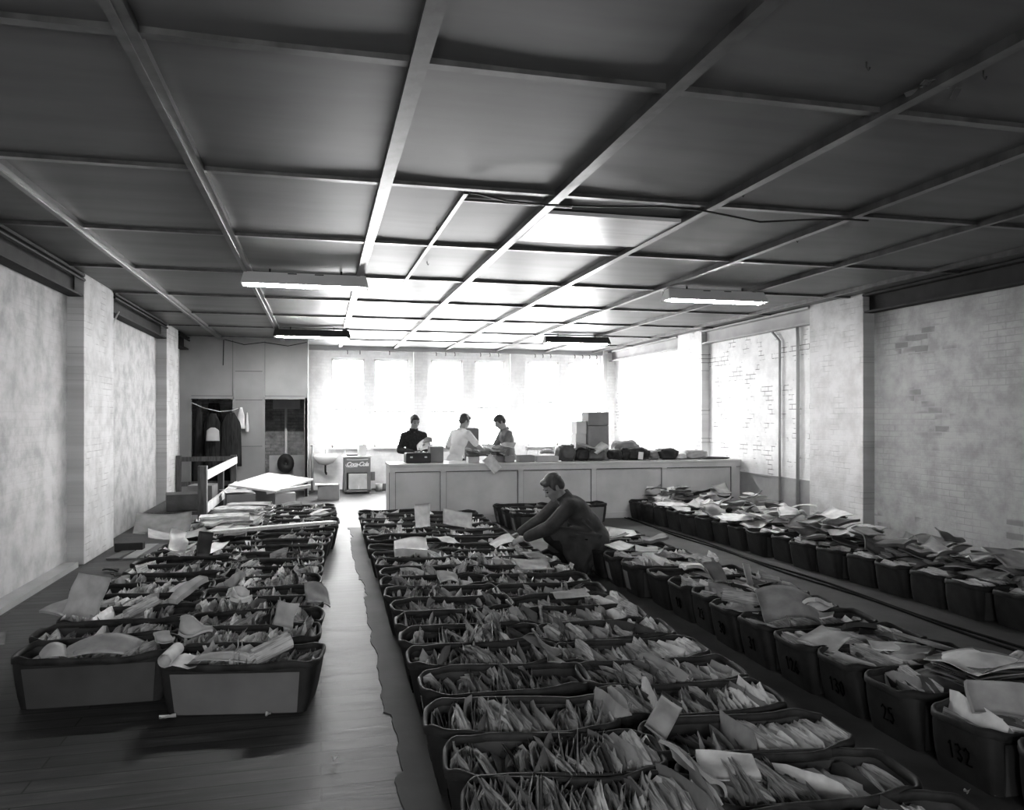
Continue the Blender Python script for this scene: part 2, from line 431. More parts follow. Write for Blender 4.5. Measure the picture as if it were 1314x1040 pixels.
# brick piers between the pairs of windows
for i, (a, b_) in enumerate(((-0.28, 0.08), (2.20, 2.54), (4.64, 5.02))):
    mb = MB(); mb.box(((a + b_) / 2, YF - 0.05, CEIL / 2), (b_ - a, 0.12, CEIL)); struct('wall_far_pier', mb, M['wall_f'])
mb = MB(); mb.box((7.25, YF - 0.1, CEIL / 2), (0.30, 0.2, CEIL)); struct('wall_far_corner', mb, M['wall_f'])
mb = MB(); mb.tube([(7.1, YF - 0.28, 0.0), (7.1, YF - 0.28, 3.35)], 0.06, 12); tag(mb.build('down_pipe', M['white'], smooth=True), 'white vertical pipe in the far right corner beside the last window', 'pipe')
for i, (a, b_, rail) in enumerate(WIN):
    root = empty('window_%d' % (i + 1), (a, YF + 0.1, SILL)); root['kind'] = 'structure'
    d = b_ - a; h = HEAD - SILL
    fr = MB()
    fr.box((0.02, 0, h / 2), (0.045, 0.12, h)); fr.box((d - 0.02, 0, h / 2), (0.045, 0.12, h))
    fr.box((d / 2, 0, h - 0.025), (d, 0.12, 0.05)); fr.box((d / 2, 0, 0.03), (d, 0.12, 0.06))
    fr.build('window_frame', M['white'], root)
    rl = MB(); rl.box((d / 2, -0.02, rail - SILL), (d - 0.08, 0.05, 0.05))
    rl.box((d * 0.22, -0.05, rail - SILL - 0.02), (0.05, 0.02, 0.015), mat=1); rl.box((d * 0.75, -0.05, rail - SILL - 0.02), (0.05, 0.02, 0.015), mat=1)
    rl.build('meeting_rail', [M['white'], M['steel']], root)
    for (z0, z1, yy) in ((0.05, rail - SILL, -0.01), (rail - SILL, h - 0.04, 0.02)):
        p = MB(); p.box((d / 2, yy, (z0 + z1) / 2), (d - 0.08, 0.006, z1 - z0)); p.build('window_pane', M['glass'], root)
    sl = MB(); sl.box((d / 2, -0.14, -0.015), (d + 0.1, 0.2, 0.03)); sl.build('window_sill', M['white'], root)
# dark beam over the windows
mb = MB(); mb.box(((-0.28 + XR) / 2, YF - 0.06, 3.39), (XR + 0.28, 0.14, 0.11)); struct('beam_far', mb, M['counter_d'])
# small hooks under that beam
for i, px in enumerate((446, 462, 500, 560, 572, 584, 617, 629, 640, 687, 697, 707, 738, 748, 757, 766)):
    x = ray_x(px, YF - 0.2)
    mb = MB(); mb.tube([(x, YF - 0.13, 3.335), (x, YF - 0.2, 3.31), (x, YF - 0.2, 3.27), (x, YF - 0.17, 3.25)], 0.009, 6)
    tag(mb.build('curtain_hook', M['steel']), 'small dark hook under the beam above the far windows', 'hook', 'hooks above the far windows')

# wall-top steel beams
for nm, x, y0, y1 in (('a', XL + 0.07, YB, 10.12), ('b', XL + 0.07, 11.5, 15.22), ('c', XL + 0.07, 16.4, 17.65)):
    mb = MB()
    mb.box((x, (y0 + y1) / 2, 3.30), (0.03, y1 - y0, 0.24)); mb.box((x + 0.03, (y0 + y1) / 2, 3.175), (0.16, y1 - y0, 0.025)); mb.box((x + 0.03, (y0 + y1) / 2, 3.415), (0.2, y1 - y0, 0.03))
    mb.tube([(x + 0.12, y0, 3.36), (x + 0.12, y1, 3.36)], 0.018, 8)
    struct('beam_left', mb, M['steel'])
for nm, x, y0, y1 in (('a', XR - 0.08, YB, 9.24), ('b', XR - 0.08, 10.47, 13.92), ('c', XR - 0.08, 15.0, 19.1)):
    mb = MB()
    mb.box((x, (y0 + y1) / 2, 3.30), (0.03, y1 - y0, 0.22)); mb.box((x - 0.03, (y0 + y1) / 2, 3.185), (0.14, y1 - y0, 0.025)); mb.box((x - 0.03, (y0 + y1) / 2, 3.415), (0.2, y1 - y0, 0.03))
    struct('beam_right', mb, M['steel'] if nm == 'a' else M['counter_d'])
mb = MB(); mb.box((XL + 0.07, (YB + 10) / 2, 0.03), (0.18, 10 - YB, 0.06)); struct('baseboard_left', mb, M['dado'])

# ceiling boards: each sheet sags a little between the battens
BX = [XL, -2.07, -0.81, 0.45, 1.75, 3.02, 4.30, 5.58, 6.84, XR]
TY = [YB, -2.15, -0.2, 1.75, 3.70, 5.65, 7.60, 9.55, 11.5, 13.45, 15.4, 17.35, YF]
mb = MB(); n = 8
for i in range(len(BX) - 1):
    for j in range(len(TY) - 1):
        x0, x1, y0, y1 = BX[i], BX[i + 1], TY[j], TY[j + 1]
        sag = 0.009 * min(1, (x1 - x0) / 1.2) * random.uniform(0.7, 1.3)
        vs = []; fs = []
        for a in range(n + 1):
            for b_ in range(n + 1):
                u, v = a / n, b_ / n
                vs.append((x0 + u * (x1 - x0), y0 + v * (y1 - y0), CEIL - sag * (math.sin(math.pi * u)) * (0.55 + 0.45 * math.sin(math.pi * v))))
        for a in range(n):
            for b_ in range(n):
                q = a * (n + 1) + b_
                fs.append((q, q + 1, q + n + 2, q + n + 1))
        mb.add(vs, fs)
mb.box(((XL + XR) / 2, (YF + YB) / 2, CEIL + 0.06), (XR - XL + 0.8, YF - YB + 0.8, 0.1))
o = struct('ceiling', mb, M['ceil'], True)
for i, x in enumerate(BX[1:-1]):
    mb = MB(); w = 0.085; mb.box((x, (YF + YB) / 2, CEIL - 0.02), (w, YF - YB, 0.05)); mb.box((x - w * 0.3, (YF + YB) / 2, CEIL - 0.05), (w * 0.5, YF - YB, 0.012))
    struct('trim_%d' % (i + 2), mb, M['batten'])
for j, y in enumerate(TY[1:-1]):
    mb = MB(); mb.box(((XL + XR) / 2, y, CEIL - 0.013), (XR - XL, 0.06, 0.035)); struct('trim_%d' % (i + 3 + j), mb, M['batten'])
# thin cover strip and the white replacement sheet
mb = MB(); mb.box((1.03, 7.75, CEIL - 0.018), (0.035, 4.0, 0.03), rot=(0, 0, 0.012)); mb.box((1.5, 5.95, CEIL - 0.02), (0.9, 0.025, 0.02)); struct('trim_40', mb, M['batten'])
mb = MB(); mb.box((2.385, 6.60, CEIL - 0.03), (1.20, 1.0, 0.03)); struct('ceiling_patch', mb, M['ceilw'])

# ------------------------------------------------------------------ light fittings
def fitting(x, y, body, label, lit):
    root = empty('fluorescent_light', (x, y, CEIL), 0, label, 'ceiling light', 'strip lights on the ceiling')
    h = MB(); L_ = 0.68
    vs = []
    for sx in (-1, 1):
        vs += [(sx * L_, -0.06, -0.05), (sx * L_, 0.06, -0.05), (sx * (L_ + .03), 0.13, -0.19), (sx * (L_ + .03), -0.13, -0.19)]
    h.add(vs, [(0, 1, 2, 3), (7, 6, 5, 4), (0, 4, 5, 1), (1, 5, 6, 2), (3, 7, 4, 0)])
    vs2 = [(p[0] * 0.985, p[1] * 0.93, p[2] - 0.001 if p[2] < -0.1 else p[2] - 0.012) for p in vs]
    h.add(vs2, [(3, 2, 1, 0), (4, 5, 6, 7), (1, 5, 4, 0), (2, 6, 5, 1), (0, 4, 7, 3)])
    h.build('reflector', body, root)
    for q in (-0.15, 0.15):
        s = MB(); s.box((q, -0.064, -0.062), (0.10, 0.012, 0.012)); s.build('bracket', M['black'], root)
    for q in (-0.4, 0.4):
        r_ = MB(); r_.tube([(q, 0, 0.0), (q, 0, -0.055)], 0.012, 6); r_.build('hanger', M['steel'], root)
    for q in (-0.05, 0.05):
        t = MB(); t.tube([(-L_ + 0.03, q, -0.185), (L_ - 0.03, q, -0.185)], 0.019, 10); t.build('tube', lit, root, True)
        for sx in (-1, 1):
            e = MB(); e.tube([(sx * (L_ - 0.03), q, -0.185), (sx * (L_ + 0.02), q, -0.185)], 0.024, 8)
            e.build('tube_holder', M['enamel'], root)
    return root
fitting(-0.17, 9.35, M['enamel'], 'white strip light with lit tubes over the left bins', M['tube'])
fitting(5.02, 9.30, M['enamel'], 'white strip light with lit tubes over the right bins', M['tube'])
fitting(-0.16, 15.3, M['refl_dark'], 'dark cased strip light in front of the grey partition', M['tube_b'])
fitting(5.12, 15.3, M['refl_dark'], 'dark cased strip light in front of the far windows on the right', M['tube_b'])

# ------------------------------------------------------------------ ceiling cable, hooks
mb = MB(); pts = []
for (px, py) in ((603, 242), (612, 248), (650, 258), (700, 263), (770, 265), (850, 252), (900, 270), (975, 285), (1040, 282), (1090, 270), (1114, 264)):
    zc = 1700.0 / (535 - 246); t = (px - 657) / F
    # the cable hangs just under the batten line
    Yc = 5.62 + 0.0
    x = ray_x(px, Yc); z = min(ray_z(px, py, Yc), CEIL - 0.06)
    pts.append((x, Yc, z))
mb.tube(pts, 0.008, 6); tag(mb.build('hanging_cable', M['black'], smooth=True), 'black electric cable drooping across the ceiling boards', 'cable')
for k, (px, py) in enumerate(((1112, 78), (1262, 90), (952, 245), (1282, 203), (1022, 305), (560, 290), (548, 335), (641, 447))):
    zc = 1700.0 / (535 - py); t = (px - 657) / F
    x = zc * (CT * t + ST); y = zc * (CT - ST * t)
    mb = MB(); mb.tube([(x, y, CEIL), (x, y, CEIL - 0.03), (x + 0.012, y, CEIL - 0.045), (x + 0.018, y, CEIL - 0.03)], 0.004, 6)
    tag(mb.build('ceiling_hook', M['black']), 'small dark metal hook screwed into the ceiling', 'hook', 'hooks in the ceiling')
# broken plaster at the upper right
mb = MB(); x, y = 3.12, 3.35
for k in range(7):
    mb.box((x + 0.16 * random.uniform(-1, 1), y + 0.10 * random.uniform(-1, 1), CEIL - 0.022), (0.08, 0.03, 0.006), rot=(random.uniform(-.5, .5), random.uniform(-.4, .4), random.uniform(0, 3)))
struct('ceiling_damage', mb, M['ceil'])

# pipes on the right wall
for (y, r_, lb) in ((11.45, 0.022, 'thin conduit running up the white brick bay, further one of two'), (10.95, 0.028, 'thicker pipe running up the white brick bay, nearer the pier')):
    mb = MB(); mb.tube([(XR - 0.06, y, 0.0), (XR - 0.06, y, 3.0), (XR - 0.07, y + (0.25 if r_ < 0.025 else 0), 3.2)], r_, 10); tag(mb.build('wall_pipe', M['counter_d'], smooth=True), lb, 'pipe')
mb = MB(); mb.tube([(XL + 0.2, 11.7, 3.2), (XL + 0.13, 11.72, 3.05), (XL + 0.1, 11.8, 2.98), (XL + 0.06, 11.88, 3.05)], 0.012, 8); tag(mb.build('wall_cable', M['carton_l'], smooth=True), 'short loop of pale cable under the left wall beam', 'cable')

# ------------------------------------------------------------------ the partition with two doorways
PY = 17.7
PX0, PX1 = XL, -0.28
D1 = (-2.67, -1.84); D2 = (-1.18, -0.347); DH = 2.13
root = empty('wall_partition', (0, PY, 0)); root['kind'] = 'structure'
mb = MB(); T = 0.08
mb.box(((PX0 + D1[0]) / 2, 0, CEIL / 2), (D1[0] - PX0, T, CEIL))
mb.box(((D1[1] + D2[0]) / 2, 0, CEIL / 2), (D2[0] - D1[1], T, CEIL))
mb.box(((D2[1] + PX1) / 2, 0, CEIL / 2), (PX1 - D2[1], T, CEIL))
for d in (D1, D2): mb.box(((d[0] + d[1]) / 2, 0, (DH + CEIL) / 2), (d[1] - d[0], T, CEIL - DH))
mb.box((PX1 - T / 2, (YF - PY) / 2, CEIL / 2), (T, YF - PY, CEIL))
mb.box(((D1[1] + D2[0]) / 2 + 0.02, (YF - PY) / 2, CEIL / 2), (T, YF - PY, CEIL))
mb.build('panelling', M['part'], root)
mb = MB(); f_ = -T / 2 - 0.008
def rail(x0, x1, z0, z1, m_=0): mb.box(((x0 + x1) / 2, f_, (z0 + z1) / 2), (x1 - x0, 0.02, z1 - z0), mat=m_)
for d in (D1, D2):
    rail(d[0] - 0.05, d[0], 0, DH + 0.05); rail(d[1], d[1] + 0.05, 0, DH + 0.05); rail(d[0], d[1], DH, DH + 0.05)
for x in (D1[1] + 0.025, D2[0] - 0.025): rail(x - 0.02, x + 0.02, DH, CEIL)
rail(PX1 - 0.06, PX1, 0, CEIL)
for z in (2.7, 2.08, 1.08): rail(D1[1] + 0.05, D2[0] - 0.05, z - 0.02, z + 0.02)
mb.build('cover_strip', M['part'], root)
mb = MB()
for z in (2.73, 2.11, 1.11): mb.box(((D1[1] + D2[0]) / 2, f_ + 0.004, z), (D2[0] - D1[1] - 0.1, 0.006, 0.012))
for d in (D1, D2): mb.box(((d[0] + d[1]) / 2, f_ + 0.004, DH + 0.065), (d[1] - d[0], 0.006, 0.012))
for x in (D1[1] + 0.0, D2[0] + 0.0): mb.box((x, f_ + 0.004, 2.8), (0.008, 0.006, 1.2))
mb.build('joint_line', M['seam'], root)
# brick back of the two closets
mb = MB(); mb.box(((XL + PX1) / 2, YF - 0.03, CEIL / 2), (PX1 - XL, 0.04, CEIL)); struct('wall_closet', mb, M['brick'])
mb = MB(); mb.box((-0.76, YF - 0.07, 0.42), (0.84, 0.04, 0.84)); struct('trim_41', mb, M['dado'])

# toilet with high cistern in the right doorway
root = empty('toilet', (-0.80, YF - 0.45, 0), 0, 'high cistern toilet with raised black seat in the right doorway of the partition', 'toilet')
mb = MB(); mb.rbox((0.02, 0.28, 2.05), (0.62, 0.2, 0.24), 0.02); mb.build('cistern', M['dado'], root)
mb = MB(); mb.tube([(0.0, 0.30, 1.95), (0.0, 0.30, 0.6), (0.0, 0.26, 0.42)], 0.03, 10); mb.build('flush_pipe', M['carton_l'], root, True)
mb = MB(); mb.lathe([(0.11, 0.0), (0.10, 0.12), (0.16, 0.3), (0.19, 0.38), (0.20, 0.40), (0.15, 0.40), (0.12, 0.3)], (0, 0, 0), 20, 0, 1, 1.25); mb.build('bowl', M['porcelain'], root, True)
mb = MB(); k = 20; vs = []; fs = []
for i in range(k):
    an = 2 * math.pi * i / k
    for (rr, yy) in ((0.19, 0.16), (0.19, 0.19), (0.02, 0.19), (0.02, 0.16)):
        vs.append((rr * math.cos(an), yy, 0.66 + rr * 1.2 * math.sin(an)))
for i in range(k):
    j = (i + 1) % k
    for q in range(4): fs.append((i * 4 + q, i * 4 + (q + 1) % 4, j * 4 + (q + 1) % 4, j * 4 + q))
mb.add(vs, fs); mb.build('seat', M['black'], root, True)

# coats and cloths hanging on a cord in the left doorway
mb = MB()
pts = [(-2.66, PY - 0.10, 2.05), (-2.4, PY - 0.12, 1.93), (-2.1, PY - 0.12, 1.86), (-1.85, PY - 0.1, 1.88), (-1.72, PY - 0.09, 1.93)]
mb.tube(pts, 0.008, 6); tag(mb.build('clothes_line', M['carton_l'], smooth=True), 'pale cord strung across the left doorway of the partition', 'cord')
def hanging(name, x, y, z, w, h, mat, label, cat, shoulders=True, depth=0.12):
    vs = []; fs = []; nu, nv = 14, 12
    for j in range(nv + 1):
        v = j / nv
        ww = w * (0.35 + 0.65 * min(1, v * 5)) * (0.92 + 0.12 * v) if shoulders else w * (0.35 + 0.65 * min(1, v * 1.6)) * (1 + 0.12 * math.sin(9 * v + x * 20))
        for i in range(nu):
            an = 2 * math.pi * i / nu
            fold = 1 + 0.18 * math.sin(5 * an + z * 9) * v
            vs.append((x + ww / 2 * math.cos(an), y + depth / 2 * math.sin(an) * fold * (0.4 + 0.6 * v) , z - h * v))
    for j in range(nv):
        for i in range(nu):
            i2 = (i + 1) % nu
            fs.append((j * nu + i, (j + 1) * nu + i, (j + 1) * nu + i2, j * nu + i2))
    fs.append(tuple(range(nu))); fs.append(tuple(range((nv + 1) * nu - 1, nv * nu - 1, -1)))
    m_ = MB(); m_.add(vs, fs); return tag(m_.build(name, mat, smooth=True), label, cat)
hanging('hanging_coat', -1.86, PY - 0.16, 1.84, 0.42, 1.15, M['cloth'], 'black coat hanging at the right edge of the left doorway', 'coat')
hanging('hanging_coat', -2.22, PY - 0.13, 1.82, 0.34, 1.2, M['cloth'], 'dark coat hanging mid line behind the small pale bag', 'coat')
hanging('door_curtain', -2.52, PY - 0.02, 2.08, 0.24, 2.0, M['cloth'], 'dark curtain at the left side of the left doorway', 'curtain', False)
hanging('hanging_bag', -2.21, PY - 0.28, 1.52, 0.26, 0.28, M['dado'], 'small pale bag hanging in the left doorway among dark coats', 'bag', True, 0.1)
hanging('hanging_cloth', -1.66, PY - 0.12, 1.95, 0.16, 0.46, M['rag'], 'pale rag hung on the partition between the doorways', 'cloth', False, 0.05)
hanging('hanging_cloth', -1.54, PY - 0.12, 1.84, 0.07, 0.42, M['rag'], 'narrow twisted white cloth hung beside the pale rag on the partition', 'cloth', False, 0.05)
# closet darkness: a black sheet added further in, in place of shade
hanging('closet_dark_sheet', -2.3, PY + 0.6, 2.05, 0.7, 1.9, M['cloth'], 'black sheet standing in for the dark inside the left doorway behind the coats', 'cloth', False, 0.2)
mb = MB(); mb.tube([(-2.02, PY - 0.05, 3.40), (-2.03, PY - 0.06, 2.85)], 0.01, 6); tag(mb.build('pull_cord', M['steel']), 'short dark cord hanging on the upper partition at left', 'cord')
mb = MB(); mb.tube([(-2.0, PY - 0.06, 3.40), (-1.6, PY - 0.06, 3.30), (-1.2, PY - 0.06, 3.36), (-0.7, PY - 0.06, 3.29), (-0.3, PY - 0.06, 3.38)], 0.009, 6); tag(mb.build('partition_wire', M['steel']), 'dark wire looped along the top of the partition', 'wire')

# ------------------------------------------------------------------ the counter
CY0, CY1, CX0, CX1, CH = 12.7, 13.5, 1.08, 7.36, 0.97
root = empty('counter', ((CX0 + CX1) / 2, CY0, 0), 0, 'long pale painted counter with panelled front across the room', 'counter')
cx = (CX0 + CX1) / 2
mb = MB(); mb.box((0, 0.39, CH / 2 - 0.02), (CX1 - CX0, 0.76, CH - 0.05)); mb.build('carcass', M['counter'], root)
mb = MB(); mb.rbox((0, 0.40, CH - 0.015), (CX1 - CX0 + 0.02, 0.86, 0.04), 0.006); mb.build('worktop', M['counter'], root)
for x in (1.12, 1.95, 3.26, 4.56, 5.87, 7.22):
    mb = MB(); mb.box((x - cx, -0.008, CH / 2 - 0.0575), (0.09, 0.03, CH - 0.115)); mb.build('stile', M['counter'], root)
    mb = MB()
    for s in (-0.048, 0.048): mb.box((x + s - cx, -0.001, CH / 2 - 0.06), (0.008, 0.016, CH - 0.125))
    mb.build('joint_line', M['seam'], root)
mb = MB(); mb.box((0, -0.006, CH - 0.075), (CX1 - CX0, 0.03, 0.08)); mb.build('top_rail', M['counter'], root)
mb = MB(); mb.box((0, 0.0, CH - 0.12), (CX1 - CX0, 0.016, 0.01)); mb.build('joint_line', M['seam'], root)
mb = MB(); mb.box((0, -0.02, 0.05), (CX1 - CX0, 0.05, 0.10)); mb.build('plinth', M['counter'], root)

# ------------------------------------------------------------------ mail bins
NP = 44
def ring(a, b_, n_, z, jit=None):
    out = []
    for k in range(NP):
        an = 2 * math.pi * k / NP
        c, s = math.cos(an), math.sin(an)
        x = a * math.copysign(abs(c) ** (2 / n_), c); y = b_ * math.copysign(abs(s) ** (2 / n_), s)
        if jit is not None:
            x += jit[k][0]; y += jit[k][1]; zz = z + jit[k][2]
        else: zz = z
        out.append((x, y, zz))
    return out
BL, BD, BH = 0.94, 0.43, 0.30       # rim length, rim depth, height
BLB, BDB = 0.80, 0.385              # floor of the bin
def strips(rows, closed_bottom=False, flip=False):
    vs = [p for r_ in rows for p in r_]; fs = []
    for i in range(len(rows) - 1):
        for k in range(NP):
            k2 = (k + 1) % NP
            q = (i * NP + k, i * NP + k2, (i + 1) * NP + k2, (i + 1) * NP + k)
            fs.append(tuple(reversed(q)) if flip else q)
    return vs, fs
def bin_variant(i):
    rr = random.Random(100 + i)
    ph = [rr.uniform(0, 6.28) for _ in range(6)]
    def jit(amp):
        o_ = []
        for k in range(NP):
            an = 2 * math.pi * k / NP
            o_.append((amp * 0.6 * math.sin(2 * an + ph[0]), amp * (math.sin(3 * an + ph[1]) + 0.5 * math.sin(7 * an + ph[4])), amp * 0.7 * (math.sin(4 * an + ph[2]) + 0.6 * math.sin(9 * an + ph[3]))))
        return o_
    lv = [0, 0.25, 0.5, 0.75, 1.0]
    def rows(off, z0=0.0, z1=BH):
        out = []
        for t in lv:
            z = z0 + (z1 - z0) * t
            tt = z / BH
            a = (BLB + (BL - BLB) * tt ** 0.85) / 2 + off; b_ = (BDB + (BD - BDB) * tt) / 2 + off
            n_ = 12 - 7.6 * tt
            out.append(ring(a, b_, n_, z, jit(0.011 * tt ** 1.5)))
        return out
    b = MB()
    ou = rows(0.0); vs, fs = strips(ou); b.add(vs, fs); b.add(ou[0], [tuple(range(NP - 1, -1, -1))])
    inn = rows(-0.007, 0.012); vs, fs = strips(inn, flip=True); b.add(vs, fs, 1); b.add(inn[0], [tuple(range(NP))], 1)
    top = [ou[-1], inn[-1]]; vs, fs = strips(top); b.add(vs, fs)
    # rim band
    rm = MB(); hb = 0.036
    def rr_(off, z):
        tt = z / BH
        a = (BLB + (BL - BLB) * tt ** 0.85) / 2 + off; b2 = (BDB + (BD - BDB) * tt) / 2 + off
        return ring(a, b2, 12 - 7.6 * tt, z, jit(0.011 * tt ** 1.5))
    seq = [rr_(0.001, BH - hb), rr_(0.007, BH - hb + 0.004), rr_(0.008, BH - 0.006), rr_(0.003, BH + 0.006), rr_(-0.008, BH + 0.005), rr_(-0.013, BH - 0.004), rr_(-0.012, BH - 0.03), rr_(-0.006, BH - 0.032)]
    vs, fs = strips(seq); rm.add(vs, fs)
    # flat boards stiffening the long sides
    pn = []
    for s in (-1, 1):
        p = MB(); nx, nz = 8, 4; vs = []; fs = []
        for a in range(nx + 1):
            for c in range(nz + 1):
                z = 0.006 + (BH - 0.055) * c / nz; tt = z / BH
                y = (BDB + (BD - BDB) * tt) / 2 + 0.004 + 0.010 * tt + 0.004 * math.sin(math.pi * a / nx)
                vs.append(((a / nx - 0.5) * (0.70 + 0.05 * tt), s * y, z))
        for a in range(nx):
            for c in range(nz):
                q = a * (nz + 1) + c
                f4 = (q, q + nz + 1, q + nz + 2, q + 1)
                fs.append(f4 if s < 0 else tuple(reversed(f4)))
        nb = len(vs)
        vs += [(x, y - s * 0.006, z) for (x, y, z) in vs[:nb]]
        fs += [tuple(reversed([i_ + nb for i_ in q])) for q in fs]
        p.add(vs, fs); pn.append(p)
    bod = b.mesh('body', [M['dark'], M['inner']]); rim = rm.mesh('rim', [M['rim']])
    for me in (bod, rim): me.polygons.foreach_set('use_smooth', [True] * len(me.polygons))
    pls = [p.mesh('side_panel', [M['panel_d']]) for p in pn]
    return bod, rim, pls
VAR = [bin_variant(i) for i in range(8)]
PANEL_LIGHT = []
for p in VAR[0][2]:
    q = p.copy(); q.materials[0] = M['panel']; PANEL_LIGHT.append(q)

ORD = ['nearest', 'second', 'third', 'fourth', 'fifth', 'sixth', 'seventh', 'eighth', 'ninth', 'tenth', 'eleventh', 'twelfth', 'thirteenth', 'fourteenth', 'fifteenth', 'sixteenth', 'seventeenth', 'eighteenth', 'nineteenth', 'twentieth', 'twenty-first', 'twenty-second']

BINS = []
def new_bin(x, y, yaw, where, k, n, light=False):
    pos = ORD[k] if k < n - 1 else 'last'
    if k == 0: txt = 'nearest bin in the %s' % where
    elif k == n - 1: txt = 'last and farthest bin in the %s' % where
    else: txt = '%s bin from the front in the %s' % (pos, where)
    root = empty('mail_bin', (x, y, 0.008 if x > 0.4 else 0.0), yaw, 'dark fibre mail ' + txt, 'mail bin', 'mail bins, ' + where)
    bod, rim, pls = VAR[random.randrange(8)]
    if light: pls = PANEL_LIGHT
    parts = [('body', bod), ('rim', rim), ('side_panel', pls[0]), ('side_panel', pls[1])]
    for nm, me in parts:
        o = bpy.data.objects.new(nm, me); COL.objects.link(o); o.parent = root
    d = dict(root=root, x=x, y=y, yaw=yaw, where=where, k=k, n=n, txt=txt)
    BINS.append(d)
    return d

# rows measured along the room (metres from the camera foot)
CLr = [2.787, 3.20, 3.67, 4.20, 4.66, 5.10, 5.52, 5.96, 6.38, 6.84, 7.27, 7.74, 8.20, 8.68, 9.38, 9.86, 10.34, 10.86, 11.40, 11.98]
CLa = [-10, -10, -8, -4, -5, -5, -4, 1, -7, -5, -5, -8, 3, -3, -4, -2, -3, -2, -3, -2]
CRr = [2.34, 2.78, 3.20, 3.68, 4.10, 4.52, 4.98, 5.42, 5.83, 6.26, 6.70, 7.14, 7.58, 8.03, 8.50, 9.02, 9.60, 10.10, 10.60, 11.10, 11.62]
LRr = [5.02, 5.47, 5.90, 6.33, 6.75, 7.18, 7.62, 8.05, 8.48, 8.92, 9.36, 9.80, 10.26, 10.74, 11.2, 11.66, 12.12, 12.6, 13.08]
LLr = [5.38, 5.84, 6.26, 6.69, 7.12, 7.55, 7.98, 8.41, 8.84, 9.27, 9.72, 10.17, 10.62, 11.08, 11.54]
Mr = [2.62, 3.10, 3.60, 4.04, 4.46, 4.93, 5.36, 5.79, 6.20, 6.64, 7.16, 7.62, 8.08, 8.54, 9.0]
Fr = [5.2 + 0.45 * i for i in range(17)]
W_CL = "middle block's left column"; W_CR = "middle block's right column"
W_LL = "left block's wall column"; W_LR = "left block's aisle column"
W_M = 'numbered row right of the aisle'; W_F = "row along the right wall"; W_N = 'small block by the counter'
for k, y in enumerate(CLr):
    new_bin(0.945 + 0.005 * y + random.uniform(-.015, .015), y, R(CLa[k] + random.uniform(-1, 1)), W_CL, k, len(CLr))
for k, y in enumerate(CRr):
    new_bin(1.86 + random.uniform(-.02, .02) - (0.0 if y < 8 else 0.04), y, R(random.uniform(-6, -1)), W_CR, k, len(CRr))
for k, y in enumerate(LRr):
    x = -0.45 + (0 if k == 0 else random.uniform(-.03, .02)) + (0.0 if y < 8.9 else min(0.22, (y - 8.9) * 0.12))
    new_bin(x, y, R(-10 if k == 0 else random.uniform(-5, 2)), W_LR, k, len(LRr), light=(k == 0))
for k, y in enumerate(LLr):
    new_bin(-1.33 + random.uniform(-.02, .02) - (0.05 if 0 < k < 5 else 0) + (0 if y < 8.9 else 0.08), y, R(-2 if k == 0 else random.uniform(-3, 3)), W_LL, k, len(LLr), light=False)
for k, y in enumerate(Mr):
    new_bin(3.42 + random.uniform(-.03, .03) - (0.06 if y > 7 else 0), y, R(random.uniform(-4, 2)), W_M, k, len(Mr))
for k, y in enumerate(Fr):
    new_bin(5.88 - 0.035 * (y - 5.2) + random.uniform(-.03, .03), y, R(random.uniform(-3, 3)), W_F, k, len(Fr))
for k, (x, y) in enumerate(((3.24, 11.40), (3.22, 11.86), (3.20, 12.33), (4.17, 12.36))):
    d = new_bin(x, y, R(random.uniform(-2, 2)), W_N, k, 4, light=(k == 3))

# hand-painted numbers on the ends that face the aisles
DIG = {
 '0': [[(0.5, 1), (0.1, 0.75), (0.05, 0.3), (0.4, 0), (0.8, 0.25), (0.85, 0.75), (0.5, 1)]],
 '1': [[(0.3, 0.8), (0.55, 1), (0.5, 0)]],
 '2': [[(0.1, 0.8), (0.4, 1), (0.75, 0.8), (0.6, 0.5), (0.1, 0.02), (0.85, 0.05)]],
 '3': [[(0.1, 0.9), (0.5, 1), (0.75, 0.78), (0.35, 0.55), (0.8, 0.3), (0.5, 0), (0.1, 0.12)]],
 '5': [[(0.8, 1), (0.25, 0.95), (0.2, 0.6), (0.6, 0.62), (0.8, 0.3), (0.5, 0.0), (0.1, 0.1)]],
 '6': [[(0.7, 1), (0.2, 0.6), (0.1, 0.25), (0.45, 0), (0.8, 0.22), (0.5, 0.5), (0.15, 0.3)]],
 '8': [[(0.45, 0.52), (0.15, 0.78), (0.45, 1), (0.75, 0.78), (0.45, 0.52), (0.1, 0.25), (0.45, 0), (0.8, 0.25), (0.45, 0.52)]],
 '9': [[(0.75, 0.7), (0.4, 0.5), (0.15, 0.75), (0.45, 1), (0.75, 0.8), (0.7, 0.3), (0.5, 0)]],
}
def end_number(d, txt, h=0.085):
    """numerals painted on the bin end that faces -X"""
    m_ = MB(); wd = h * 0.62; tot = wd * len(txt)
    for i, ch in enumerate(txt):
        for st in DIG[ch]:
            pts = []
            for (u, v) in st:
                # seen from the aisle, reading left to right runs towards -Y
                y = tot / 2 - i * wd - u * wd * 0.85
                z = 0.10 + v * h; tt = z / BH
                a = (BLB + (BL - BLB) * tt ** 0.85) / 2; b_ = (BDB + (BD - BDB) * tt) / 2; n_ = 12 - 7.6 * tt
                x = a * (1 - min(0.999, abs(y - 0.03) / b_) ** n_) ** (1 / n_) + 0.007
                pts.append((-x, y - 0.03, z))
            m_.tube(pts, 0.0042, 5)
    o = m_.build('number', M['ink'], d['root'])
    return o
def find(where, k): return [b for b in BINS if b['where'] == where and b['k'] == k][0]
for k, t in ((1, '132'), (2, '25'), (3, '130'), (4, '126'), (5, '31'), (6, '30'), (7, '23'), (8, '18')): end_number(find(W_M, k), t)
